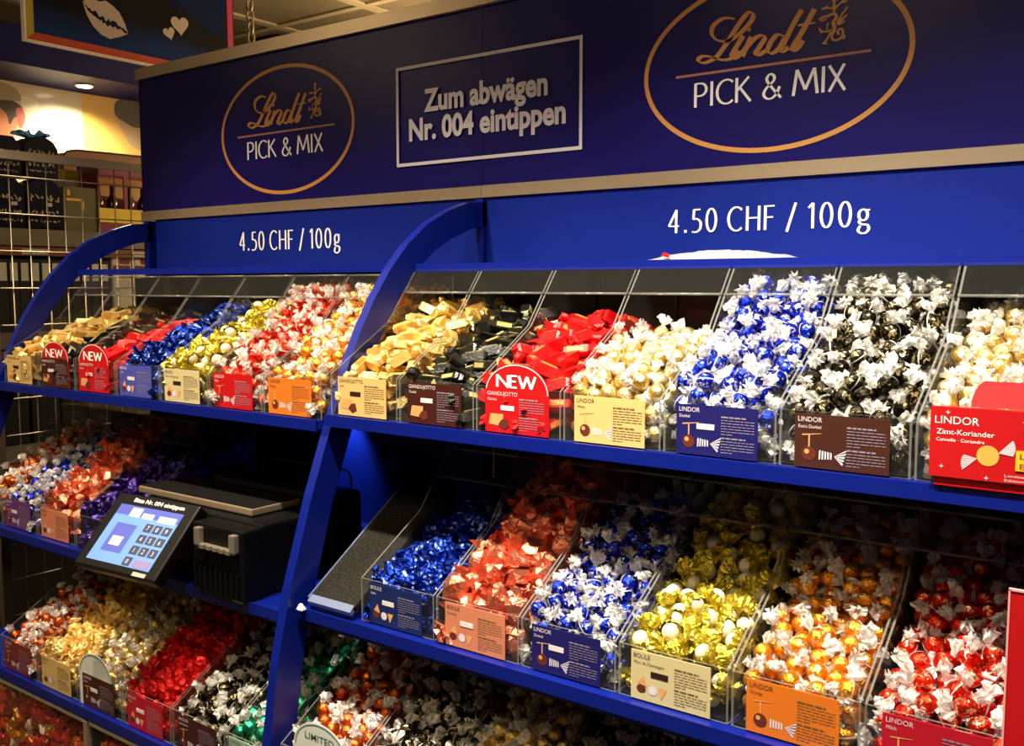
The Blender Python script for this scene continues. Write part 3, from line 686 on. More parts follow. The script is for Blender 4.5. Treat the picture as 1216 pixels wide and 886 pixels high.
S2 = [(0,.082),(.06,.10),(.15,.145),(.24,.20),(.37,.215)]
add('2R', 0, praline('deepblue'), 'small shiny blue twists', [(0,.075),(.07,.095),(.16,.13),(.24,.17),(.37,.19)], (BLUEC, INKL, 'BOULE', 'Latte', 'dark blue card with white sticker', 'boule', STW))
add('2R', 1, praline('copper'), 'copper pink wrapped pralines', [(0,.08),(.06,.105),(.15,.155),(.24,.225),(.30,.26),(.37,.27)], (PINKC, INKD, 'BOULE', 'Caramel', 'pink card', 'boule', STW))
add('2R', 2, truffle('blue', 1), 'blue foil truffles with silver twists', S2, (NAVYC, INKL, 'LINDOR', 'Dunkel', 'navy card with white sticker', 'truffle', STW))
add('2R', 3, boule(), 'large white and yellow gold boules', [(0,.082),(.06,.10),(.15,.145),(.24,.21),(.30,.24),(.37,.25)], (PALEC, INKD, 'BOULE', 'Marc de Champagne', 'cream card reading Marc de Champagne', 'boule', STD))
add('2R', 4, truffle('orange', 1), 'orange gold truffles with clear twists', S2, (ORANGEC, INKD, 'LINDOR', 'Orange', 'orange card with truffle picture', 'truffle', None))
add('2R', 5, truffle('red', 1), 'shiny red truffles with clear twists', S2, (CRIM, INKL, 'LINDOR', 'Milch', 'crimson card', 'truffle', None))
add('2L', 0, truffle('bronze', 0), 'copper orange truffles at the wire mesh', S2, (RED, INKL, 'LINDOR', 'Milch', 'red card at the picture edge', 'truffle', None))
add('2L', 1, truffle('blue', 0), 'blue and white truffles', S2, (PURP, INKL, 'LINDOR', 'Dunkel', 'purple card', 'truffle', STW))
add('2L', 2, praline('copper'), 'copper wrapped pralines by the scale', [(0,.085),(.06,.11),(.15,.165),(.24,.23),(.37,.25)], (PINKC, INKD, 'BOULE', 'Caramel', 'pink card left of the scale', 'boule', None))
add('2L', 3, praline('violet'), 'dark violet twists behind the scale', S2)
add('3L', 0, truffle('bronze', 0), 'copper orange truffles', S2, (MAROON, INKL, 'LINDOR', 'Orange', 'maroon card', 'truffle', None))
add('3L', 1, praline('gold'), 'gold foil twists', S2, (CREAM, INKD, 'BOULE', 'Weiss', 'plain cream card', 'boule', None))
add('3L', 2, truffle('cream', 0), 'pale gold and dark truffles', S2, (BROWNC, INKL, 'LINDOR', 'Dunkel', 'dark card under a round white sticker', 'truffle', STW))
add('3L', 3, praline('rose'), 'red crinkled pralines', [(0,.09),(.06,.115),(.15,.16),(.24,.21),(.37,.22)], (CRIM, INKL, 'BOULE', 'Milch', 'crimson card', 'boule', STW))
add('3L', 4, truffle('dark', 0), 'black foil truffles', S2, (DBROWN, INKL, 'LINDOR', 'Extra Dunkel', 'dark brown card', 'truffle', None))
add('3L', 5, truffle('green', 0), 'green foil truffles', S2, (MINT, INKD, 'LINDOR', 'Minze', 'pale green card', 'truffle', None))
add('3R', 0, truffle('bronze', 0), 'copper orange truffles under the sloping board', S2)
add('3R', 1, truffle('dark', 0), 'black foil truffles in shadow', S2)
add('3R', 2, truffle('cream', 0), 'pale gold truffles in shadow', S2)
add('3R', 3, truffle('dark', 0), 'black foil truffles under the champagne boules', S2)
PITCH = .165
for i, (row, k, kind, what, sp, cd_, tg, thick) in enumerate(B_):
    rx, ry, rz, where = ROW[row]; x0 = rx+PITCH*k; wd = .161
    if row == '2L' and k == 0: wd = .124; x0 = -2.487
    elif row == '3L' and k == 5: wd = .108
    elif row == '2L': x0 = -2.36+PITCH*(k-1)
    surf = poly(sp); lab = '%s, %s bin of the %s' % (what, ORD[k], where)
    fl = fill(kind, x0, ry+.004, rz+.0015, wd, DEPTH-.01, surf, 100+i, lab, '%s, %s bin %s' % (what, ORD[k], where), thick)
    bin_(x0, ry, rz, wd, 'clear bin of %s, %s on the %s' % (what, ORD[k], where), 'clear sweet bins', fl, True, DEPTH if row[0] != '3' else DEPTH)
    if cd_:
        bg, ink, ti, su, desc, pic, st = cd_
        cx0, cw = x0+.021, .116
        if row == '1L': cx0, cw = x0+.018, .118
        if row == '2L' and k == 0: cx0, cw = x0+.010, .10
        if row == '3L' and k == 5: cx0, cw = x0+.010, .088
        card(cx0, ry-.0012, rz+.0015, cw, .0675, bg, ink, ti, su, desc+' before '+what, pic, st)
        if tg: new_tag(cx0-.001, ry-.0002, rz+.0015, cw+.004, .0675+.040, 'arched red NEW tag before the '+what)


# ------------------------------------------------------------------ things on the stands
m = MB()
def loc_box(mm, *a, **k): mm.box(*a, **k)
t = thing('weighing_scale', 'black weighing scale with steel platter and lit touch screen', 'scale', (-1.62, 1.2, 1.003))
m = MB(); m.box(-1.80, -1.41, 1.135, 1.30, 1.004, 1.138, bev=.006); m.box(-1.78, -1.40, 1.30, 1.385, 1.004, 1.166, bev=.012); m.build('body', BLACKP, t)
m = MB(); m.box(-1.850, -1.475, 1.165, 1.285, 1.140, 1.154, bev=.003); m.build('platter', ALU, t)
m = MB(); m.box(-1.847, -1.478, 1.169, 1.282, 1.1535, 1.1555); m.build('platter_mat', mat('black_rubber', (10, 10, 10), .8, 0, .1), t)
m = MB(); m.box(-1.555, -1.405, 1.088, 1.1345, 1.004, 1.136, bev=.005)
for k in range(9): m.box(-1.548+.0155*k, -1.542+.0155*k, 1.0845, 1.089, 1.012, 1.055)
for k in range(3): m.box(-1.545+.045*k, -1.51+.045*k, 1.0845, 1.089, 1.066, 1.086)
pr = m.build('printer', BLACKP, t)
m = MB(); 
for xx in (-1.535, -1.432): m.box(xx, xx+.016, 1.076, 1.089, 1.095, 1.130, bev=.003)
m.box(-1.53, -1.42, 1.078, 1.088, 1.092, 1.101, bev=.002)
for k in range(5): m.box(-1.515+.019*k, -1.503+.019*k, 1.074, 1.080, 1.093, 1.100)
m.build('paper_handle', mat('grey_metal_plastic', (150, 142, 128), .35, .6), pr)
# the tilted screen housing, in its own frame (x right, y up the glass, z out of it)
Cs = Vector((-1.676, 1.047, 1.099)); ya, ti = .078, .816
ex = Vector((math.cos(ya), math.sin(ya), 0)); nh = Vector((math.sin(ya), -math.cos(ya), 0)); upv = Vector((0, 0, math.sin(ti)))-nh*math.cos(ti); nz_ = ex.cross(upv)
M4 = Matrix(((ex.x, upv.x, nz_.x, Cs.x), (ex.y, upv.y, nz_.y, Cs.y), (ex.z, upv.z, nz_.z, Cs.z), (0, 0, 0, 1)))
m = MB(); m.box(-.1215, .1215, -.083, .083, -.026, 0, bev=.005); hs = m.xf(M4).build('screen_housing', BLACKP, t)
m = MB(); m.tube([Cs-nz_*.026+upv*.01, Cs-nz_*.05+upv*.02, Vector((-1.66, 1.15, 1.10))], .022, 8); m.build('arm', BLACKP, t)
SCR = mat('lit_screen', (90, 130, 215), .3, emit=(98, 142, 232), estr=.62); SCD = mat('lit_screen_panel', (70, 80, 160), .3, emit=(76, 88, 176), estr=.55)
SCK = mat('screen_key', (50, 50, 60), .4, emit=(72, 70, 96), estr=.4); SCL = mat('lit_screen_light', (160, 190, 235), .3, emit=(150, 190, 250), estr=.75)
m = MB(); m.box(-.093, .093, -.066, .058, .0002, .0008); sc_ = m.xf(M4).build('screen', SCR, hs)
def flat(rects, z, mt, name, par):
    mm = MB()
    for (a, c, d, e) in rects: mm.add([(a, d, z), (c, d, z), (c, e, z), (a, e, z)], [(0,1,2,3)])
    return mm.xf(M4).build(name, mt, par)
q = flat([(-.093, .093, .036, .058), (-.070, -.010, -.044, .018)], .0011, SCD, 'screen_panels', hs)
for fx in [(-.052, -.020, .034, .054), (-.014, .020, .034, .046), (.035, .085, .032, .046), (-.058, -.026, -.030, -.010)]: flat([fx], .0014, SCL, 'screen_field', hs)
keys = [(.012+.027*c, .034+.027*c, .008-.024*r_, .026-.024*r_) for r_ in range(3) for c in range(3)]+[(.012, .034, -.064, -.046)]
for kx in keys: flat([kx], .0014, SCK, 'screen_key', hs)
flat([(.042, .088, -.064, -.048)], .0014, mat('screen_wide_key', (120, 110, 150), .4, emit=(122, 112, 160), estr=.5), 'screen_key', hs)
m = MB(); nums = ['7','8','9','4','5','6','1','2','3','0']
for n_, kx in zip(nums, keys):
    v, f = font_verts(n_); m.add([(kx[0]+.007+p[0]*.014, kx[2]+.004+p[1]*.014, .0018) for p in v], f)
m.xf(M4).build('key_numbers', SCL, hs)
m = MB(); v, f = font_verts('Bitte Nr. 004 eintippen', .02); wv = max(p[0] for p in v); m.add([(-.065+p[0]/wv*.15, .0665+p[1]*.0125, .0006) for p in v], f); m.xf(M4).build('screen_lettering', WHITEINK, hs)
m = MB(); m.box(.055, .092, -.0795, -.0715, .0002, .0007); m.xf(M4).build('maker_plate', mat('steel_plate', (190, 186, 176), .4, .4), hs)

t = thing('added_shelf_light', 'tiny added light under the top left shelf behind the weighing scale', 'lamp', (-1.72, 1.60, 1.30))  # added light, a guessed source for the blue glow on the back panel
m = MB(); m.box(-1.76, -1.68, 1.58, 1.62, 1.303, 1.3175, bev=.003); m.build('added_light_housing', BLACKP, t)
ld = bpy.data.lights.new('added_shelf_spot', 'SPOT'); ld.energy = 6; ld.spot_size = math.radians(70); ld.spot_blend = .7; ld.color = (.8, .9, 1); ld.shadow_soft_size = .02
lo = bpy.data.objects.new('added_shelf_spot', ld); COL.objects.link(lo); lo.parent = t; lo.rotation_euler = (math.radians(26), 0, 0)
t = thing('wire_holder', 'thin bent wire holder standing behind the weighing scale', 'wire holder', (-1.61, 1.42, 1.003))
m = MB(); m.tube([(-1.755, 1.42, 1.004), (-1.755, 1.42, 1.176), (-1.748, 1.42, 1.186), (-1.735, 1.42, 1.19), (-1.49, 1.42, 1.19), (-1.477, 1.42, 1.186), (-1.470, 1.42, 1.176), (-1.470, 1.42, 1.004)], .0022, 6); m.build('loop', WIRE, t)
m = MB(); m.box(-1.77, -1.455, 1.405, 1.435, 1.003, 1.006); m.build('foot', WIRE, t)

t = thing('sloping_board', 'dark speckled sloping board with metal edge on the middle right shelf', 'board', (-1.2, 1.2, 1.021))
SPK = mat('speckled_dark_board', (50, 48, 42), .8, 0, .15); n_ = SPK.node_tree; tcn = n_.nodes.new('ShaderNodeTexCoord'); no = n_.nodes.new('ShaderNodeTexNoise'); no.inputs['Scale'].default_value = 420
ra = n_.nodes.new('ShaderNodeValToRGB'); ra.color_ramp.elements[0].position = .42; ra.color_ramp.elements[0].color = lin(12, 12, 10); ra.color_ramp.elements[1].position = .74; ra.color_ramp.elements[1].color = lin(52, 49, 38)
n_.links.new(tcn.outputs['Object'], no.inputs['Vector']); n_.links.new(no.outputs['Fac'], ra.inputs[0]); n_.links.new(ra.outputs[0], n_.nodes['Principled BSDF'].inputs['Base Color'])
m = MB(); m.prism_x([(1.112, 1.040), (1.118, 1.030), (1.38, 1.205), (1.374, 1.214)], -1.254, -1.150); m.build('board', SPK, t)
m = MB(); m.prism_x([(1.108, 1.042), (1.116, 1.029), (1.38, 1.204), (1.374, 1.2165)], -1.2575, -1.2542); m.prism_x([(1.104, 1.036), (1.108, 1.0285), (1.120, 1.038), (1.114, 1.0455)], -1.254, -1.150); m.build('edge_trim', mat('pale_blue_metal_edge', (120, 136, 172), .35, .6), t)
m = MB(); m.prism_x([(1.112, 1.021), (1.37, 1.021), (1.37, 1.196), (1.120, 1.0295), (1.112, 1.0295)], -1.256, -1.152); m.build('riser', STANDBLUE, t)

def crumpled(x0, x1, y0, y1, z0, zh, seed, nx=14, ny=8, amp=.004):
    mm = MB(); r2 = random.Random(seed); top = []
    for i in range(nx+1):
        for j in range(ny+1):
            a, c = i/nx, j/ny; dome = (max(0, math.sin(math.pi*a))**.6)*(max(0, math.sin(math.pi*c))**.6)
            mm.v.append((x0+(x1-x0)*a+r2.uniform(-1, 1)*amp*.6, y0+(y1-y0)*c+r2.uniform(-1, 1)*amp*.6, z0+.001+zh*dome+abs(r2.uniform(0, amp))*dome))
    nb = len(mm.v)
    for i in range(nx+1):
        for j in range(ny+1):
            p = mm.v[i*(ny+1)+j]; mm.v.append((p[0], p[1], z0))
    for i in range(nx):
        for j in range(ny):
            a = i*(ny+1)+j; f = (a, a+ny+1, a+ny+2, a+1)
            mm.f.append(f); mm.m.append(0); mm.sm.append(True); mm.f.append(tuple(nb+k for k in f)[::-1]); mm.m.append(0); mm.sm.append(True)
    def side(a, c):
        mm.f.append((a, c, nb+c, nb+a)); mm.m.append(0); mm.sm.append(False)
    for i in range(nx): side((i+1)*(ny+1), i*(ny+1)); side(i*(ny+1)+ny, (i+1)*(ny+1)+ny)
    for j in range(ny): side(j, j+1); side(nx*(ny+1)+j+1, nx*(ny+1)+j)
    return mm
t = thing('plastic_bag', 'white folded plastic bag lying on the ledge under the right price', 'bag', (-.69, 1.5, 1.62))
crumpled(-.810, -.560, 1.47, 1.60, 1.6205, .013, 3, 22, 10, .006).build('bag', mat('white_plastic_film', (168, 164, 170), .35), t)
m = MB(); m.add([(-.772, 1.4695, 1.629), (-.757, 1.4695, 1.625), (-.757, 1.470, 1.632), (-.768, 1.470, 1.635)], [(0,1,2,3)]); m.build('red_mark', RED, t)
tag(crumpled(-1.267, -1.252, 1.088, 1.100, 1.0222, .008, 5, 7, 5, .003).build('paper_scrap', WHITE), 'crumpled white paper scrap at the left end of the middle right shelf', 'paper')
m = MB(); m.prism_y([(-1.480, 1.010), (-1.477, 1.024), (-1.470, 1.030), (-1.458, 1.031), (-1.446, 1.024), (-1.418, 1.008), (-1.424, .998), (-1.445, .998)], 1.0965, 1.0985)
tag(m.build('paper_label', mat('grey_white_paper', (190, 184, 176), .6)), 'loose white paper label sticking up from the shelf edge below the scale', 'paper')

t = thing('display_carton', 'red carton with golden truffle picture and rounded flap, top shelf, right', 'carton', (-.19, 1.175, 1.352))
m = MB(); m.box(-.2655, -.075, 1.163, 1.1665, 1.3635, 1.4435); m.build('front_panel', RED, t)
m = MB(); m.box(-.2600, -.080, 1.1665, 1.1855, 1.353, 1.4425); m.build('box_body', mat('dark_red_card', (176, 16, 30), .3), t)
m = MB(); n = 14; m.prism_y([(-.2265, 1.4435), (-.155, 1.4435)]+[(-.191+.0358*math.cos(math.pi*i/n)*(1 if 2 < i < 12 else 1), 1.4435+.030*min(1, 1.35*math.sin(math.pi*i/n))) for i in range(n+1)], 1.178, 1.180); m.build('flap', mat('light_red_card', (226, 54, 58), .45), t)
yy = 1.1626
m = MB(); type_text(m, 'LINDOR', -.2605, 1.4245, .0090, yy, .046); type_text(m, 'Zimt-Koriander', -.2585, 1.4125, .0062, yy, .060); type_text(m, 'Cannelle · Coriandre', -.2585, 1.4045, .0040, yy, .050); m.build('lettering', WHITEINK, t)
m = MB(); type_text(m, 'Limitierte und begehrte', -.187, 1.3705, .0030, yy, .070); type_text(m, 'Edition mit Gewürzen', -.187, 1.3655, .0030, yy, .062); m.build('small_print', INKL, t)
m = MB(); disc(m, -.2045, 1.3920, .0115, yy, 0, 1, 24)
for s_ in (-1, 1):
    for k in range(7):
        a0 = -.5+.16*k; cx = -.2045+s_*.0105; cz = 1.3920+s_*.004
        m.add([(cx, yy-.0002, cz), (cx+s_*.017*math.cos(a0), yy-.0002, cz+s_*.006+.017*math.sin(a0)), (cx+s_*.0165*math.cos(a0+.12), yy-.0002, cz+s_*.006+.0165*math.sin(a0+.12))], [(0,1,2)], 1)
for (px, pz) in ((-.247,1.4375),(-.169,1.432),(-.150,1.429),(-.252,1.3755),(-.205,1.367)): 
    m.add([(px+(.003 if i % 2 == 0 else .0009)*math.cos(i*math.pi/4), yy-.0002, pz+(.003 if i % 2 == 0 else .0009)*math.sin(i*math.pi/4)) for i in range(8)], [tuple(range(8))], 1)
m.build('picture', [mat('gold_print', (206, 160, 70), .45), SILV], t)
m = MB(); m.box(-.1765, -.09, 1.1618, 1.163, 1.3785, 1.4005); fl_ = m.build('yellow_flash', mat('yellow_print', (244, 176, 40), .45), t)
m = MB(); type_text(m, 'LIMITED', -.1725, 1.3920, .0060, 1.1614, .050); type_text(m, 'EDITION', -.1725, 1.3810, .0060, 1.1614, .050); m.build('flash_lettering', mat('brown_ink', (120, 60, 20), .5), fl_)
t = thing('display_card', 'tall plain red card with pale edge at the right end, middle shelf', 'card', (-.10, 1.105, 1.022))
m = MB(); m.box(-.1665, -.04, 1.104, 1.107, 1.0235, 1.262); m.build('card', RED, t)
m = MB(); m.box(-.1685, -.1665, 1.103, 1.108, 1.0235, 1.2635); m.box(-.1685, -.04, 1.103, 1.108, 1.262, 1.2640); m.build('pale_edge', mat('pink_card_edge', (232, 150, 150), .5), t)
def round_tag(x0, w_, y, z0, h_, label, txt):
    t = thing('round_tag', label, 'tag', (x0+w_/2, y, z0)); cx = x0+w_/2; n = 24; r = w_/2
    pts = [(x0, z0), (x0+w_, z0)]+[(cx+r*math.cos(math.pi*i/n), z0+h_-r*.75+r*.75*math.sin(math.pi*i/n)) for i in range(n+1)]
    m = MB(); m.prism_y(pts, y-.0012, y); m.build('tag_board', mat('white_tag_board', (206, 212, 208), .45), t)
    m = MB(); nib(m, [(cx+r*.93*math.cos(math.pi*i/n), z0+h_-r*.75+r*.69*math.sin(math.pi*i/n)) for i in range(n+1)], .0016, .0016, y-.0016); m.build('rim', mat('green_print', (60, 110, 90), .5), t)
    if txt:
        m = MB(); type_text(m, txt, cx-r*.55, z0+h_-r*.50, r*.19, y-.0016, r*1.1, .01); m.build('lettering', mat('green_print', (60, 110, 90), .5), t)
round_tag(-1.226, .126, 1.0449, .728, .134, 'white round topped tag at the foot of the centre post', 'LIMITED')
round_tag(-1.897, .118, 1.0449, .706, .117, 'white round topped tag behind the dark card, bottom left shelf', None)

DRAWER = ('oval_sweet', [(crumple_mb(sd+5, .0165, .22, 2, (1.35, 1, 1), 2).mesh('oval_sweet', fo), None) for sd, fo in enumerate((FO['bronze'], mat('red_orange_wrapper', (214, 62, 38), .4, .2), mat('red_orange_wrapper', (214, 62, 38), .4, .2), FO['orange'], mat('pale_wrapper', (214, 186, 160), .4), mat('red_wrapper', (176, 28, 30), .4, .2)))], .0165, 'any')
# truffles behind the clear front below the bottom left shelf
for k, (x0, x1) in enumerate(((-2.47, -1.868), (-1.852, -1.31))):
    t = thing('storage_drawer', 'clear fronted drawer of orange sweets under the bottom left shelf, %s' % ('left of its grey upright' if k == 0 else 'right of its grey upright'), 'drawer', ((x0+x1)/2, 1.07, .47))
    m = MB(); m.box(x0, x1, 1.036, 1.039, .475, .672, 0); m.build('front_panel', [ACR], t)
    m = MB(); m.box(x0, x1, 1.034, 1.041, .672, .681); m.build('top_rail', mat('cream_plastic_rail', (190, 186, 166), .5), t)
    m = MB(); m.box(x0, x1, 1.04, 1.12, .470, .475); m.box(x0, x1, 1.12, 1.125, .47, .68); m.box(x0, x0+.004, 1.04, 1.12, .475, .672); m.box(x1-.004, x1, 1.04, 1.12, .475, .672); m.build('tray', mat('smoked_acrylic', (20, 18, 18), .3), t)
    m = MB(); m.box(x0, x1, 1.06, 1.12, 0, .47); m.build('base', STANDBLUE, t)
    fill(DRAWER, x0+.004, 1.041, .476, x1-x0-.008, .075, poly([(0, .192), (.1, .192)]), 300+k, 'red and orange oval sweets behind the clear front %s the grey upright' % ('left of', 'right of')[k], 'oval sweets in the drawers', 9)
m = MB(); m.box(-1.867, -1.853, 1.030, 1.12, 0, .68); tag(m.build('upright', mat('grey_beige_metal', (120, 112, 92), .45)), 'grey upright between the two drawers under the bottom left shelf', 'upright')

# ------------------------------------------------------------------ left background: wire mesh, shelf, goods
t = thing('wire_mesh_panel', 'galvanised wire mesh panel with flat top rail behind the left post', 'mesh panel', (-2.6, 1.8, 0))
m = MB(); m.box(-2.592, -2.578, 1.18, 2.5, 1.908, 1.931); m.build('top_rail', mat('grey_beige_rail', (168, 156, 132), .45), t)
for yy in (1.228, 2.5): m = MB(); m.box(-2.597, -2.573, yy-.012, yy+.012, 0, 1.908); m.build('mesh_post', WIRE, t)
m = MB(); y = 1.286
while y < 2.48: m.tube([(-2.585, y, .1), (-2.585, y, 1.91)], .0019, 4); y += .05
for k in range(18): z = 1.864-.0975*k; m.tube([(-2.581, 1.23, z), (-2.581, 2.5, z)], .0023, 4)
m.build('wire_grid', WIRE, t)

t = thing('back_shelf_unit', 'grey shop shelf of packaged goods seen through the wire mesh', 'shelf unit', (-3.4, 2.0, 0))
for z in (1.765, 1.425, 1.05):
    m = MB(); m.box(-3.62, -3.2, .9, 2.9, z-.055, z); sh = m.build('shelf', mat('grey_beige_shelf', (108, 100, 84), .55), t)
    m = MB(); m.box(-3.2, -3.194, .9, 2.9, z-.088, z-.060); m.build('price_rail', mat('red_brown_price_rail', (120, 60, 44), .5), sh)
    m = MB()
    for k in range(9): m.box(-3.194, -3.192, 1.02+.2*k, 1.11+.2*k, z-.084, z-.066)
    m.build('price_strip', mat('white_price_strip', (196, 192, 184), .5), sh)
m = MB(); m.box(-3.64, -3.62, .9, 2.9, 0, 1.9); m.build('back_board', mat('dark_back_board', (34, 30, 26), .6), t)
m = MB(); m.box(-3.62, -3.2, .9, 2.9, 0, .12); m.box(-3.62, -3.56, .9, .95, .12, 1.9); m.box(-3.62, -3.56, 2.85, 2.9, .12, 1.9); m.build('frame', mat('dark_back_board', (34, 30, 26), .6), t)
RZ = Matrix.Rotation(math.pi/2, 4, 'Z')
NAVYBAG = mat('navy_gift_bag', (3, 5, 34), .3, 0, .2); RIB = mat('blue_ribbon', (96, 176, 244), .25)
def goods_bag(y0, y1, z0, z1, x, label, ribbon=False):
    t = thing('gift_bag', label, 'bag', (x-.05, (y0+y1)/2, z0), 'navy printed bags on the back shelf')
    m = MB(); h = z1-z0; pts = [(y0, z0), (y1, z0), (y1+.002, z0+h*.72), (y1-.012, z0+h*.9), ((y0+y1)/2+.02, z1), ((y0+y1)/2-.02, z1), (y0+.012, z0+h*.9), (y0-.002, z0+h*.72)]
    m.prism_x(pts, x-.10, x); m.build('bag', NAVYBAG, t)
    m = MB(); r2 = random.Random(int(y0*1000)); cy = (y0+y1)/2; wv = (y1-y0)*.42
    for rowz, hh, nn in ((.33, .10, 7), (.62, .15, 6), (.16, .05, 8)):
        for i in range(nn):
            lx = cy-wv+2*wv*(i+.5)/nn; zc = z0+h*rowz
            q = [(lx+r2.uniform(-.4, .4)*wv/nn*2, zc+r2.uniform(-.5, .5)*h*hh) for _ in range(4)]
            nib(m, smooth_path(q, 3), .0042, .002, 0)
    m.v = [(x+.001, p[0], p[2]) for p in m.v]; m.build('printed_script', mat('pale_gold_print', (206, 192, 160), .5), t)
    m = MB(); m.box(x, x+.001, cy+.004, cy+.024, z0+h*.46, z0+h*.53); m.build('price_sticker', STW, t)
    if ribbon:
        m = MB(); rr2 = random.Random(4)
        for k in range(7):
            a = k*.9; cy2 = cy-.005; m.tube([(x-.05, cy2, z1-.004), (x-.05+.02*math.sin(a*2), cy2+.03*math.cos(a), z1+.016+.008*math.sin(a)), (x-.05+.03*math.sin(a*2), cy2+.062*math.cos(a), z1+.012+.006*math.cos(2*a)), (x-.05, cy2+.01*math.cos(a), z1)], [.004, .008, .007, .004], 6)
        m.build('ribbon_bow', RIB, t)
goods_bag(1.545, 1.640, 1.766, 1.926, -3.2, 'navy printed bag, lower of the left pair on the back shelf')
goods_bag(1.650, 1.768, 1.766, 1.932, -3.2, 'navy printed bag, lower of the right pair on the back shelf')
goods_bag(1.555, 1.640, 1.930, 2.062, -3.21, 'navy printed bag, upper of the left pair behind the mesh rail')
goods_bag(1.655, 1.764, 1.936, 2.070, -3.21, 'navy printed bag topped by a blue ribbon bow', True)
t = thing('coffee_bag', 'olive green packaged bag right of the navy bags', 'bag', (-3.25, 1.84, 1.766))
m = MB(); m.prism_x([(1.776, 1.766), (1.906, 1.766), (1.910, 1.87), (1.895, 1.915), (1.785, 1.915), (1.774, 1.87)], -3.30, -3.205); m.build('bag', mat('olive_green_pack', (92, 88, 40), .35), t)
m = MB(); m.box(-3.205, -3.204, 1.838, 1.850, 1.840, 1.868); m.box(-3.205, -3.204, 1.787, 1.845, 1.868, 1.876); m.box(-3.205, -3.204, 1.79, 1.80, 1.885, 1.905); m.build('printed_marks', [mat('yellow_print', (244, 176, 40), .45)], t)
t = thing('yellow_box', 'yellow and white box behind the olive bag under the mesh rail', 'box', (-3.36, 1.84, 1.766))
m = MB(); m.box(-3.42, -3.31, 1.775, 1.895, 1.766, 1.985); m.build('box', mat('mustard_box', (206, 176, 40), .5), t)
m = MB(); m.box(-3.3095, -3.308, 1.78, 1.88, 1.918, 1.950); m.build('white_band', WHITE, t)
t = thing('bottle_carton', 'burgundy carton of dark bottles with a yellow front lip', 'carton', (-3.26, 2.1, 1.766))
BURG = mat('burgundy_print', (128, 26, 56), .45); YEL = mat('bright_yellow_print', (236, 204, 40), .5)
m = MB(); m.box(-3.33, -3.32, 1.90, 2.32, 1.80, 2.010); m.box(-3.33, -3.20, 1.90, 1.906, 1.80, 2.01); m.box(-3.33, -3.20, 1.90, 2.32, 1.766, 1.80); m.box(-3.206, -3.2, 1.90, 2.32, 1.966, 2.010); m.build('carton', BURG, t)
m = MB(); m.box(-3.206, -3.198, 1.90, 2.32, 1.80, 1.850); m.build('front_lip', YEL, t)
m = MB(); m.add([(-3.319, 1.905, 1.91), (-3.319, 2.30, 1.88), (-3.319, 2.30, 1.97), (-3.319, 1.905, 1.97)], [(0,1,2,3)]); m.build('printed_back', mat('pale_orange_print', (238, 190, 120), .5), t)
m = MB(); m.box(-3.206, -3.200, 2.0, 2.014, 1.85, 1.966); m.build('divider', BURG, t)
for k in range(6):
    y = 1.935+.055*k+(0.012 if k > 1 else 0); m = MB(); m.tube([(-3.26, y, 1.801), (-3.26, y, 1.885), (-3.26, y, 1.905), (-3.26, y, 1.935)], [.021, .021, .009, .008], 10)
    tag(m.build('dark_bottle', mat('dark_red_glass', (58, 12, 22), .15, 0, .7)), 'dark red bottle standing in the burgundy carton', 'bottle', 'bottles in the burgundy carton')
t = thing('brown_hamper', 'rounded brown box above the burgundy carton', 'box', (-3.45, 2.2, 1.766))
m = MB(); m.prism_x([(1.90, 1.766), (2.5, 1.766), (2.5, 2.078), (1.96, 2.072), (1.92, 2.062), (1.90, 2.035)], -3.54, -3.43); m.build('box', mat('tan_brown_board', (150, 100, 56), .55), t)
m = MB(); m.tube([(-3.43, 2.5, 2.08), (-3.43, 1.96, 2.074), (-3.43, 1.92, 2.064), (-3.43, 1.90, 2.037), (-3.43, 1.90, 1.766)], .004, 5); m.build('rim', mat('dark_brown_rim', (60, 40, 26), .5), t)
for k in range(11):
    y = 1.545+.0355*k; t = thing('slim_box', 'slim black box with white label on the lower back shelf', 'box', (-3.24, y+.016, 1.4255), 'slim black boxes on the lower back shelf')
    m = MB(); m.box(-3.30, -3.205, y, y+.033, 1.4255, 1.665); m.build('box', mat('black_box_card', (20, 20, 26), .4), t)
    m = MB(); m.box(-3.205, -3.204, y+.005, y+.029, 1.594, 1.653); m.build('white_label', mat('white_box_label', (204, 204, 196), .5), t)
for k in range(3):
    y = 1.945+.085*k; t = thing('sweet_pack', 'white and red sweet pack on the lower back shelf', 'pack', (-3.25, y+.04, 1.4255), 'white and red packs on the lower back shelf')
    m = MB(); m.box(-3.30, -3.205, y, y+.078, 1.4255, 1.69, bev=.008); m.build('pack', mat('white_pack', (216, 206, 190), .45), t)
    m = MB(); m.box(-3.205, -3.204, y+.006, y+.072, 1.625, 1.650); m.box(-3.205, -3.204, y+.03, y+.072, 1.655, 1.675); m.build('red_print', mat('red_brown_print', (110, 28, 26), .5), t)
for k in range(9):
    y = 1.53+.105*k; t = thing('dark_pack', 'dark pack with a thin blue stripe on the lowest back shelf', 'pack', (-3.25, y+.05, 1.0505), 'dark packs on the lowest back shelf')
    m = MB(); m.box(-3.32, -3.205, y, y+.098, 1.0505, 1.36, bev=.006); m.build('pack', mat('black_box_card', (20, 20, 26), .4), t)
    m = MB(); m.box(-3.205, -3.204, y+.006, y+.092, 1.325, 1.334); m.build('blue_stripe', mat('teal_print', (40, 120, 160), .5), t)

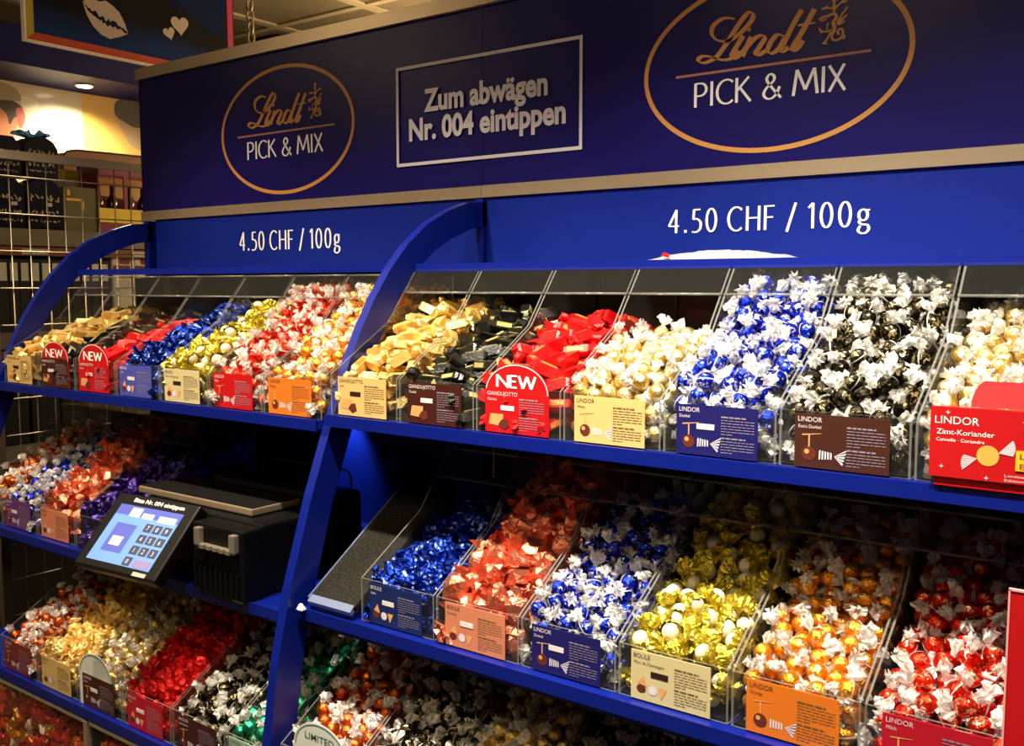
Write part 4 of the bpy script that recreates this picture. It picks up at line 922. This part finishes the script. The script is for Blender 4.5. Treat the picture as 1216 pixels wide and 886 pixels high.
# ------------------------------------------------------------------ poster wall, canopy, hanging sign
b = MB(); b.box(-4.10, -4.0, 0.2, 6, 0, 2.40); struct(b, 'wall_side', PLAS)
b = MB(); b.box(-4.10, -3.67, 0.2, 6, 2.40, 2.545); struct(b, 'trim_2', mat('navy_canopy', (12, 16, 92), .5, 0, .2))
t = thing('wall_poster', 'large pale printed wall poster showing parts of two heads', 'poster', (-3.99, 2.0, 1.6))
POSTY = mat('poster_yellow', (236, 190, 92), .3, coat=.3); POSTC = mat('poster_cream', (222, 208, 176), .3, coat=.3)
m = MB(); m.box(-3.9985, -3.992, 1.2, 2.312, 1.0, 2.396); m.build('cream_panel', POSTC, t)
m = MB(); m.box(-3.9985, -3.992, 2.312, 3.9, 1.0, 2.396); m.build('yellow_panel', POSTY, t)
def pprint(name, pts, mt, d=.0008):
    mm = MB(); mm.add([(-3.992+d, p[0], p[1]) for p in (smooth_path(pts, 5, True))], [tuple(range(len(pts)*5))]); mm.build(name, mt, t)
pprint('printed_face', [(1.80,2.30),(1.95,2.31),(2.02,2.29),(2.033,2.24),(2.02,2.19),(1.985,2.145),(1.93,2.10),(1.80,2.08)], mat('poster_skin', (206, 128, 84), .4))
pprint('printed_hair', [(1.93,2.315),(2.00,2.325),(2.052,2.30),(2.045,2.265),(2.02,2.255),(2.00,2.225),(1.985,2.27)], mat('poster_dark_hair', (58, 36, 24), .4), .0012)
pprint('printed_ear', [(2.028,2.29),(2.052,2.295),(2.064,2.27),(2.060,2.24),(2.045,2.215),(2.033,2.235)], mat('poster_ear', (186, 92, 62), .4), .0016)
pprint('printed_cap', [(1.78,2.30),(1.90,2.305),(1.98,2.318),(2.045,2.325),(2.048,2.345),(2.03,2.372),(1.98,2.388),(1.88,2.392),(1.78,2.39)], mat('poster_beige_cap', (168, 152, 120), .4), .0020)
pprint('printed_lamp', [(2.050,2.342),(2.085,2.345),(2.115,2.338),(2.122,2.318),(2.105,2.30),(2.078,2.292),(2.055,2.305)], mat('poster_white', (246, 240, 206), .4))
pprint('printed_second_hair', [(2.462,2.36),(2.48,2.392),(2.55,2.405),(2.63,2.39),(2.65,2.30),(2.56,2.285),(2.50,2.305),(2.468,2.325)], mat('poster_dark_hair', (58, 36, 24), .4), .0012)
pprint('printed_second_face', [(2.462,2.335),(2.50,2.31),(2.56,2.29),(2.65,2.29),(2.65,2.18),(2.545,2.20),(2.515,2.235),(2.485,2.28)], mat('poster_pale_skin', (212, 182, 138), .4))
dl = Vector((-3.83, 2.233, 2.395))
for k, yy in enumerate((2.233, 3.3)):
    t = thing('downlight', 'small lit downlight in the navy canopy %s' % ('left of the header board' if k == 0 else 'hidden behind the header board'), 'lamp', (-3.83, yy, 2.399))
    m = MB(); m.tube([(-3.83, yy, 2.3995), (-3.83, yy, 2.393)], [.040, .038], 16); m.build('ring', ALU, t)
    m = MB(); m.tube([(-3.83, yy, 2.3925), (-3.83, yy, 2.391)], [.030, .029], 16); m.build('lamp_glass', mat('lit_lamp_glass', (255, 250, 235), .4, emit=(255, 240, 210), estr=14), t)
    ld = bpy.data.lights.new('downlight_lamp', 'SPOT'); ld.energy = DOWNLIGHT_W; ld.color = (1, .85, .62); ld.spot_size = math.radians(150); ld.spot_blend = .8; ld.shadow_soft_size = .03
    lo = bpy.data.objects.new('downlight_lamp', ld); COL.objects.link(lo); lo.parent = t; lo.location = (0, 0, -.012)

t = thing('hanging_sign', 'dark hanging sign with printed lips and two hearts, rainbow border', 'sign', (-3.0, 1.95, 2.327))
SY0, SY1, SZ0, SZ1 = 1.563, 2.341, 2.327, 2.80
NIGHT = mat('night_print', (10, 20, 40), .6, 0, .15); n_ = NIGHT.node_tree; tcn = n_.nodes.new('ShaderNodeTexCoord'); sx = n_.nodes.new('ShaderNodeSeparateXYZ'); no = n_.nodes.new('ShaderNodeTexNoise'); no.inputs['Scale'].default_value = 3
ad = n_.nodes.new('ShaderNodeMath'); ad.operation = 'MULTIPLY_ADD'; ad.inputs[1].default_value = .12; ra = n_.nodes.new('ShaderNodeValToRGB'); e = ra.color_ramp.elements
e[0].position = .03; e[0].color = lin(8, 34, 84); e[1].position = .19; e[1].color = lin(6, 5, 9); q_ = e.new(.11); q_.color = lin(5, 50, 120)
n_.links.new(tcn.outputs['Object'], sx.inputs[0]); n_.links.new(tcn.outputs['Object'], no.inputs['Vector']); n_.links.new(no.outputs['Fac'], ad.inputs[0]); n_.links.new(sx.outputs['Z'], ad.inputs[2]); n_.links.new(ad.outputs[0], ra.inputs[0]); n_.links.new(ra.outputs[0], n_.nodes['Principled BSDF'].inputs['Base Color'])
m = MB(); m.box(-3.015, -3.0, SY0, SY1, SZ0, SZ1); m.build('board', NIGHT, t)
def sp(name, pts, mt, d=.001):
    mm = MB(); mm.add([(-3.0+d, p[0], p[1]) for p in pts], [tuple(range(len(pts)))]); return mm.build(name, mt, t)
bw = .024
sp('yellow_border', [(SY0+.004, SZ0+.004), (SY0+.004+bw, SZ0+.004+bw), (SY0+.004+bw, SZ1), (SY0+.004, SZ1)], mat('border_yellow', (198, 176, 40), .5))
sp('orange_border', [(SY0+.004, SZ0+.004), (SY1-.004, SZ0+.004), (SY1-.004-bw, SZ0+.004+bw), (SY0+.004+bw, SZ0+.004+bw)], mat('border_orange', (206, 70, 28), .5))
sp('magenta_border', [(SY1-.004, SZ0+.004), (SY1-.004, SZ1), (SY1-.004-bw, SZ1), (SY1-.004-bw, SZ0+.004+bw)], mat('border_magenta', (190, 26, 82), .5))
m = MB(); m.box(-3.016, -2.9985, SY0-.003, SY0+.004, SZ0-.003, SZ1); m.box(-3.016, -2.9985, SY0, SY1, SZ0-.003, SZ0+.004); m.build('white_rim', mat('white_rim', (250, 246, 236), .4), t)
LIPC = mat('print_pale_rose', (208, 190, 178), .5); r2 = random.Random(2)
def ragged(pts, amp, n=7):
    out = []
    for a, c in zip(pts[:-1], pts[1:]):
        for i in range(n): k = i/n; out.append((a[0]+(c[0]-a[0])*k+r2.uniform(-amp, amp)*.4, a[1]+(c[1]-a[1])*k+r2.uniform(-amp, amp)))
    out.append(pts[-1]); return out
crk = [(1.751,2.478),(1.795,2.451),(1.831,2.437),(1.868,2.431),(1.911,2.414)]
up = ragged([(p[0], p[1]+.008*(0 < i < 4)) for i, p in enumerate(crk)], .006)+[(1.899,2.446),(1.881,2.477),(1.859,2.492),(1.834,2.504),(1.812,2.496),(1.789,2.500),(1.765,2.492)]
lo_ = ragged([(p[0], p[1]-.008*(0 < i < 4)) for i, p in enumerate(crk)], .006)+[(1.882,2.399),(1.844,2.384),(1.814,2.392),(1.786,2.413),(1.767,2.442)]
sp('printed_upper_lip', up, LIPC); sp('printed_lower_lip', lo_, LIPC)
def heart(cy, cz, s, rot):
    pts = []
    for i in range(30):
        a = 2*math.pi*i/30; x = 16*math.sin(a)**3; y = 13*math.cos(a)-5*math.cos(2*a)-2*math.cos(3*a)-math.cos(4*a)
        x *= s/17; y *= s/17; pts.append((cy+x*math.cos(rot)-y*math.sin(rot), cz+x*math.sin(rot)+y*math.cos(rot)))
    sp('printed_heart', pts, LIPC)
heart(2.112, 2.485, .038, .12); heart(2.068, 2.449, .025, .35)
r2 = random.Random(9); sky = []
for i in range(24):
    y = 2.07+(2.31-2.07)*i/23; sky.append((y, 2.545-.10*(i/23)+r2.uniform(0, .035)))
sp('printed_tree_line', [(2.07, 2.62)]+[(2.07, 2.60)]+sky+[(2.312, 2.62)], mat('print_night_blue', (5, 30, 76), .6, 0, .1))

t = thing('ceiling_chain', 'pale metal chain hanging beside the hanging sign', 'chain', (-3.0, 2.41, 2.44))
m = MB()
for k in range(11):
    z = 2.845-.04*k; pts = []
    for i in range(12):
        a = 2*math.pi*i/12; u_ = .014*math.cos(a); v_ = .026*math.sin(a); pts.append((-3.0+(u_ if k % 2 else 0), 2.41+(0 if k % 2 else u_)+.0012*k, z-.022+v_))
    m.tube(pts, .0050, 6, closed=True)
m.build('links', mat('zinc_chain', (176, 166, 148), .35, .7), t)
t = thing('ceiling_hatch', 'open dark ceiling tile with a metal bracket above the left header', 'ceiling hatch', (-4.05, 3.43, ZC-.02))
m = MB(); m.add([(-4.135, 3.345, ZC-.0125), (-3.93, 3.345, ZC-.0125), (-3.93, 3.53, ZC-.0125), (-4.22, 3.53, ZC-.0125)], [(0,1,2,3)]); m.build('opening', mat('dark_gap', (24, 22, 20), .8), t)
m = MB(); m.box(-4.02, -3.97, 3.38, 3.40, ZC-.04, ZC-.0125, bev=.004); m.tube([(-4.04, 3.40, ZC-.03), (-3.95, 3.41, ZC-.035)], .006, 6); m.build('bracket', ALU, t)

# ------------------------------------------------------------------ past 300 of a kind: the farthest ones become one heap
byname = {}
for o in bpy.data.objects:
    if o.parent is None and o.get('category') == 'sweet': byname.setdefault(o.name.split('.')[0], []).append(o)
for nm, obs in byname.items():
    if len(obs) <= 300: continue
    obs.sort(key=lambda o: (o.location-cam.location).length); rest = obs[300:]
    bm = bmesh.new(); mats = list(rest[0].data.materials)
    for o in rest:
        if len(o.data.materials) > len(mats): mats = list(o.data.materials)
        q = o.rotation_euler.to_matrix(); b0 = len(bm.verts); bm.from_mesh(o.data); bm.verts.ensure_lookup_table()
        for v in bm.verts[b0:]: v.co = q @ v.co*o.scale[0]+o.location
    me = bpy.data.meshes.new(nm+'_heap'); bm.to_mesh(me); bm.free()
    for m_ in mats: me.materials.append(m_)
    for o in rest:
        for c in list(o.children): bpy.data.objects.remove(c)
        bpy.data.objects.remove(o)
    h = bpy.data.objects.new(nm+'_heap', me); COL.objects.link(h); h['kind'] = 'stuff'
    tag(h, 'remaining %ss lying farthest back in the far bins' % nm.replace('_', ' '), 'sweets')
